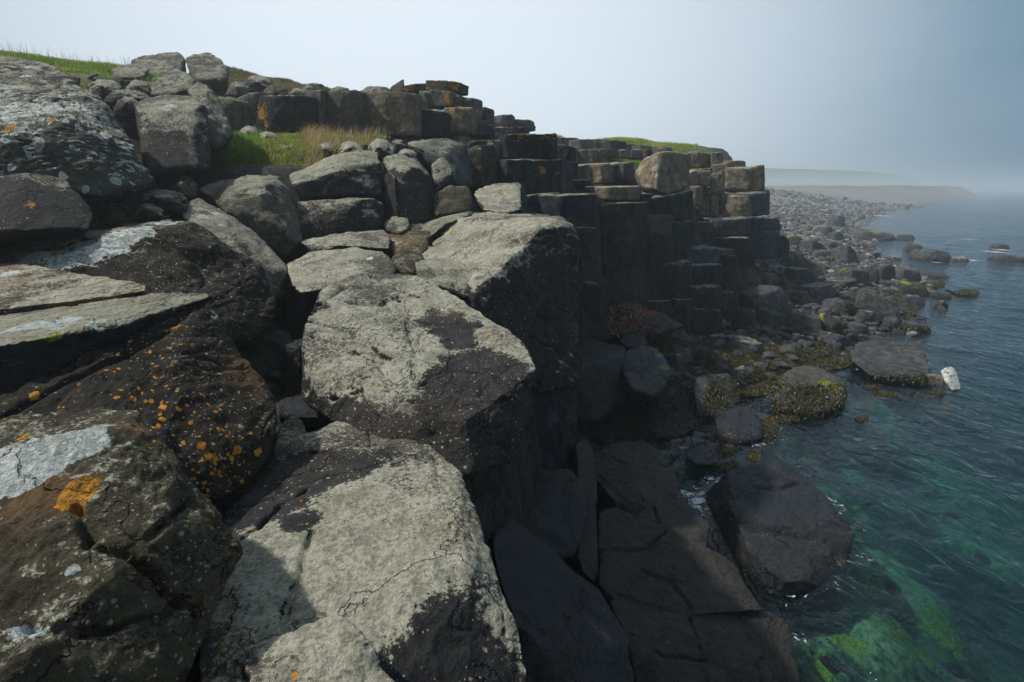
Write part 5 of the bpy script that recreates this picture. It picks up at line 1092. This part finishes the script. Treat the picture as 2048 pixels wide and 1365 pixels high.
hh = t.math('ADD', t.math('MULTIPLY', h1, 1.0), t.math('MULTIPLY', h2, .14)); hh = t.math('ADD', hh, t.math('MULTIPLY', h0, 1.6))
bm_ = t.bump(hh, .085, .9)
gl = t.add('ShaderNodeBsdfGlossy'); gl.inputs['Roughness'].default_value = .09; gl.inputs['Color'].default_value = (.9, .95, 1, 1); t.l.new(bm_, gl.inputs['Normal'])
tr = t.add('ShaderNodeBsdfTransparent'); tr.inputs[0].default_value = (.72, .92, .90, 1)
fr = t.add('ShaderNodeFresnel'); fr.inputs[0].default_value = 1.33; t.l.new(bm_, fr.inputs['Normal'])
mx = t.add('ShaderNodeMixShader'); t.l.new(fr.outputs[0], mx.inputs[0]); t.l.new(tr.outputs[0], mx.inputs[1]); t.l.new(gl.outputs[0], mx.inputs[2])
# foam where the mesh says so
fo = t.add('ShaderNodeBsdfDiffuse'); fo.inputs[0].default_value = (.75, .8, .82, 1)
fm = t.math('MULTIPLY', t.sstep(t.math('ADD', t.attr('foam'), t.math('MULTIPLY', t.math('SUBTRACT', t.noise(geo.outputs['Position'], 9, 7, .72, 1.2), .5), 2.6)), .9, 1.15), .75)
mx2 = t.add('ShaderNodeMixShader'); t.l.new(fm, mx2.inputs[0]); t.l.new(mx.outputs[0], mx2.inputs[1]); t.l.new(fo.outputs[0], mx2.inputs[2])
out = t.n['Material Output']; t.l.new(mx2.outputs[0], out.inputs['Surface'])
va = t.add('ShaderNodeVolumeAbsorption'); va.inputs[0].default_value = (.22, .62, .66, 1); va.inputs[1].default_value = .65
vs = t.add('ShaderNodeVolumeScatter'); vs.inputs[0].default_value = (.08, .42, .55, 1); vs.inputs[1].default_value = .035
ad = t.add('ShaderNodeAddShader'); t.l.new(va.outputs[0], ad.inputs[0]); t.l.new(vs.outputs[0], ad.inputs[1]); t.l.new(ad.outputs[0], out.inputs['Volume'])
foam = np.zeros(len(SV))
for px, py, r0 in [(1385,985,.35),(1400,1010,.35),(1370,1030,.3),(1390,1040,.3),(1435,888,.15),(1510,888,.22),(1530,890,.15),(1655,1000,.2),(1420,960,.3),(1470,800,.2),
                   (1760,432,3.2),(1720,428,3.0),(1700,432,2),(1940,480,1.2),(1910,487,1),(1990,505,1.2),(2000,500,1),(1870,525,.7),(1940,522,.8),(1700,515,.8),(1830,640,.4),(1700,520,.8),(1740,545,.6),(1850,402,6),(1650,545,.3)]:
    c0 = at_z(px, py, WATER); foam = np.maximum(foam, 1 - smooth(.2, 1.1, np.hypot(ax - c0[0], (ay - c0[1]) * (1 if r0 < 1 else .6)) / r0))
FG = np.zeros((400, 400), bool)          # wash where rock and water meet
for o_, V_, N_ in BIG:
    k_ = np.abs(V_[:, 2] - WATER) < .05; Q_ = V_[k_]; a_ = (Q_[:, 0] * 8).astype(int); b_ = (Q_[:, 1] * 8).astype(int); g_ = (a_ > 1) & (a_ < 398) & (b_ > 1) & (b_ < 398)
    for ox in (-1, 0, 1):
        for oy in (-1, 0, 1): FG[a_[g_] + ox, b_[g_] + oy] = True
a_ = (ax * 8).astype(int); b_ = (ay * 8).astype(int); g_ = (a_ > 0) & (a_ < 400) & (b_ > 0) & (b_ < 400)
wash = np.zeros(len(ax)); wash[g_] = FG[a_[g_], b_[g_]] * .64; foam = np.maximum(foam, wash)
sea = link_mesh('sea', np.concatenate([SV, bot]), np.concatenate(SF), m, attrs={'foam': np.concatenate([foam, foam * 0])}); tag(sea, kind='structure')
# ================================================================== HAZE, SKY, SUN
HD = .0030
def hill(name, prof, Y, depth):
    xs_ = np.linspace(prof[0][0], prof[-1][0], 160); zz_ = np.interp(xs_, [p_[0] for p_ in prof], [p_[1] for p_ in prof])
    V = []; rows = 14
    for r_ in range(rows + 1):
        a_ = r_ / rows; s_ = math.sin(a_ * math.pi) ** .6 if 0 < a_ < 1 else 0
        y_ = Y + depth * a_; top = WATER - .5 + (zz_ - WATER + .5) * s_
        V.append(np.stack([xs_ * (y_ / Y) ** .3, np.full_like(xs_, y_), top + .5 * fbm(np.stack([xs_ * .08, np.full_like(xs_, y_ * .08), xs_ * 0], 1), 3, 3) * s_], 1))
    V = np.concatenate(V); n_ = len(xs_); q_ = np.arange(n_ * (rows + 1)).reshape(rows + 1, n_)
    Fq = np.stack([q_[:-1, :-1], q_[:-1, 1:], q_[1:, 1:], q_[1:, :-1]], -1).reshape(-1, 4)
    m, t, b = new_mat(name); g_ = t.add('ShaderNodeNewGeometry'); s2 = t.add('ShaderNodeSeparateXYZ'); t.l.new(g_.outputs['Position'], s2.inputs[0]); nn_ = t.noise(g_.outputs['Position'], .15, 6, .6)
    t.val(b.inputs['Base Color'], t.mix(t.sstep(t.math('ADD', s2.outputs[2], t.math('MULTIPLY', nn_, 3)), -1.2, 1.2), (.06, .06, .055), t.mix(nn_, (.05, .10, .02), (.14, .17, .05)))); b.inputs['Roughness'].default_value = 1
    o = link_mesh(name, V, Fq, m); tag(o, kind='structure')
def hx(px, Y): return (px - 1024) / F * Y * CS / (CS * CS) * 1.0
def hp(px, py, Y): q = vert(px, py, Y); return (q[0], q[2])
hill('headland', [hp(1380,330,680), hp(1500,330,680), hp(1600,333,680), hp(1700,336,680), hp(1780,339,680), hp(1835,345,680), hp(1858,352,680), hp(1866,368,680), hp(1880,376,680), hp(1900,386,680)], 680, 150)
hill('far_headland', [hp(1700,362,1000), hp(1860,366,1000), hp(1930,367,1000), hp(1975,371,1000), hp(2030,377,1000), hp(2100,386,1000)], 1000, 150)
me = bpy.data.meshes.new('haze'); bmx = bmesh.new(); bmesh.ops.create_cube(bmx, size=1)
for v in bmx.verts: v.co = Vector(((-160 if v.co.x < 0 else 1300), (-60 if v.co.y < 0 else 1300), (-15.5 if v.co.z < 0 else 9.5)))
bmx.to_mesh(me); bmx.free(); hz = bpy.data.objects.new('haze', me); COL.objects.link(hz)
m = bpy.data.materials.new('haze'); m.use_nodes = True; t = NT(m); t.n.remove(t.n['Principled BSDF'])
pv = t.add('ShaderNodeVolumePrincipled'); pv.inputs['Color'].default_value = (.80, .90, .97, 1); pv.inputs['Density'].default_value = HD; pv.inputs['Anisotropy'].default_value = .35
t.l.new(pv.outputs[0], t.n['Material Output'].inputs['Volume']); me.materials.append(m); tag(hz, 'sea fog', 'haze', kind='stuff')
SUN_AZ = math.radians(-84); SUN_EL = math.radians(50)     # azimuth from +Y, negative = left
sd = np.array([math.sin(SUN_AZ) * math.cos(SUN_EL), math.cos(SUN_AZ) * math.cos(SUN_EL), math.sin(SUN_EL)])
sl = bpy.data.lights.new('sun', 'SUN'); sl.energy = 4.7; sl.angle = math.radians(2.0); sl.color = (1, .95, .88)
so = bpy.data.objects.new('sun', sl); COL.objects.link(so); so.rotation_euler = Vector(-sd).to_track_quat('-Z', 'Y').to_euler()
w = bpy.data.worlds.new('World'); scene.world = w; w.use_nodes = True; t = NT(w); bg = t.n['Background']
sky = t.add('ShaderNodeTexSky'); sky.sky_type = 'NISHITA'; sky.sun_disc = False; sky.sun_elevation = SUN_EL; sky.sun_rotation = SUN_AZ; sky.dust_density = 6; sky.air_density = 1.5
tc = t.add('ShaderNodeTexCoord'); sx = t.add('ShaderNodeSeparateXYZ'); t.l.new(t.vmath('NORMALIZE', tc.outputs['Generated']), sx.inputs[0])
# fog bank: bright under the sun side, blue grey out to sea
la = math.radians(-9)
hl = t.math('SQRT', t.math('ADD', t.math('MULTIPLY', sx.outputs[0], sx.outputs[0]), t.math('MULTIPLY', sx.outputs[1], sx.outputs[1])))
dt = t.math('DIVIDE', t.math('ADD', t.math('MULTIPLY', sx.outputs[0], math.sin(la)), t.math('MULTIPLY', sx.outputs[1], math.cos(la))), t.math('ADD', hl, .05))
gf = t.sstep(dt, .58, 1.0)
fog = t.mix(gf, (1.1, 2.4, 3.6), (8.9, 9.9, 10.9))
fog = t.mix(t.sstep(sx.outputs[2], .25, .9), fog, (2.8, 3.8, 4.9))
fog = t.mix(t.sstep(sx.outputs[1], -.2, -.7), fog, (2.8, 3.3, 3.8))
bk = t.mix(t.sstep(sx.outputs[2], -.25, .0), (.6, .8, 1.0), fog)
cl = t.noise(t.vmath('MULTIPLY', tc.outputs['Generated'], (1, 1, 2.5)), 1.8, 5, .6)
bk = t.mix(t.math('MULTIPLY', t.sstep(cl, .35, .75), .10), bk, (9.5, 10, 10.6))
bg_c = t.mix(.88, sky.outputs[0], bk)
t.l.new(bg_c, bg.inputs[0]); bg.inputs[1].default_value = .1
scene.view_settings.view_transform = 'Standard'; scene.view_settings.look = 'None'; scene.view_settings.exposure = 0; scene.view_settings.gamma = 1
c = scene.cycles
c.use_denoising = True; c.use_adaptive_sampling = True; c.adaptive_threshold = .025
try: c.denoiser = 'OPENIMAGEDENOISE'; c.denoising_input_passes = 'RGB_ALBEDO_NORMAL'
except Exception: pass
c.max_bounces = 8; c.diffuse_bounces = 3; c.glossy_bounces = 3; c.volume_bounces = 1; c.transparent_max_bounces = 12; c.caustics_reflective = False; c.caustics_refractive = False
c.sample_clamp_indirect = 4
print('verts', sum(len(o.data.vertices) for o in scene.objects if o.type == 'MESH'), 'objects', len(scene.objects))
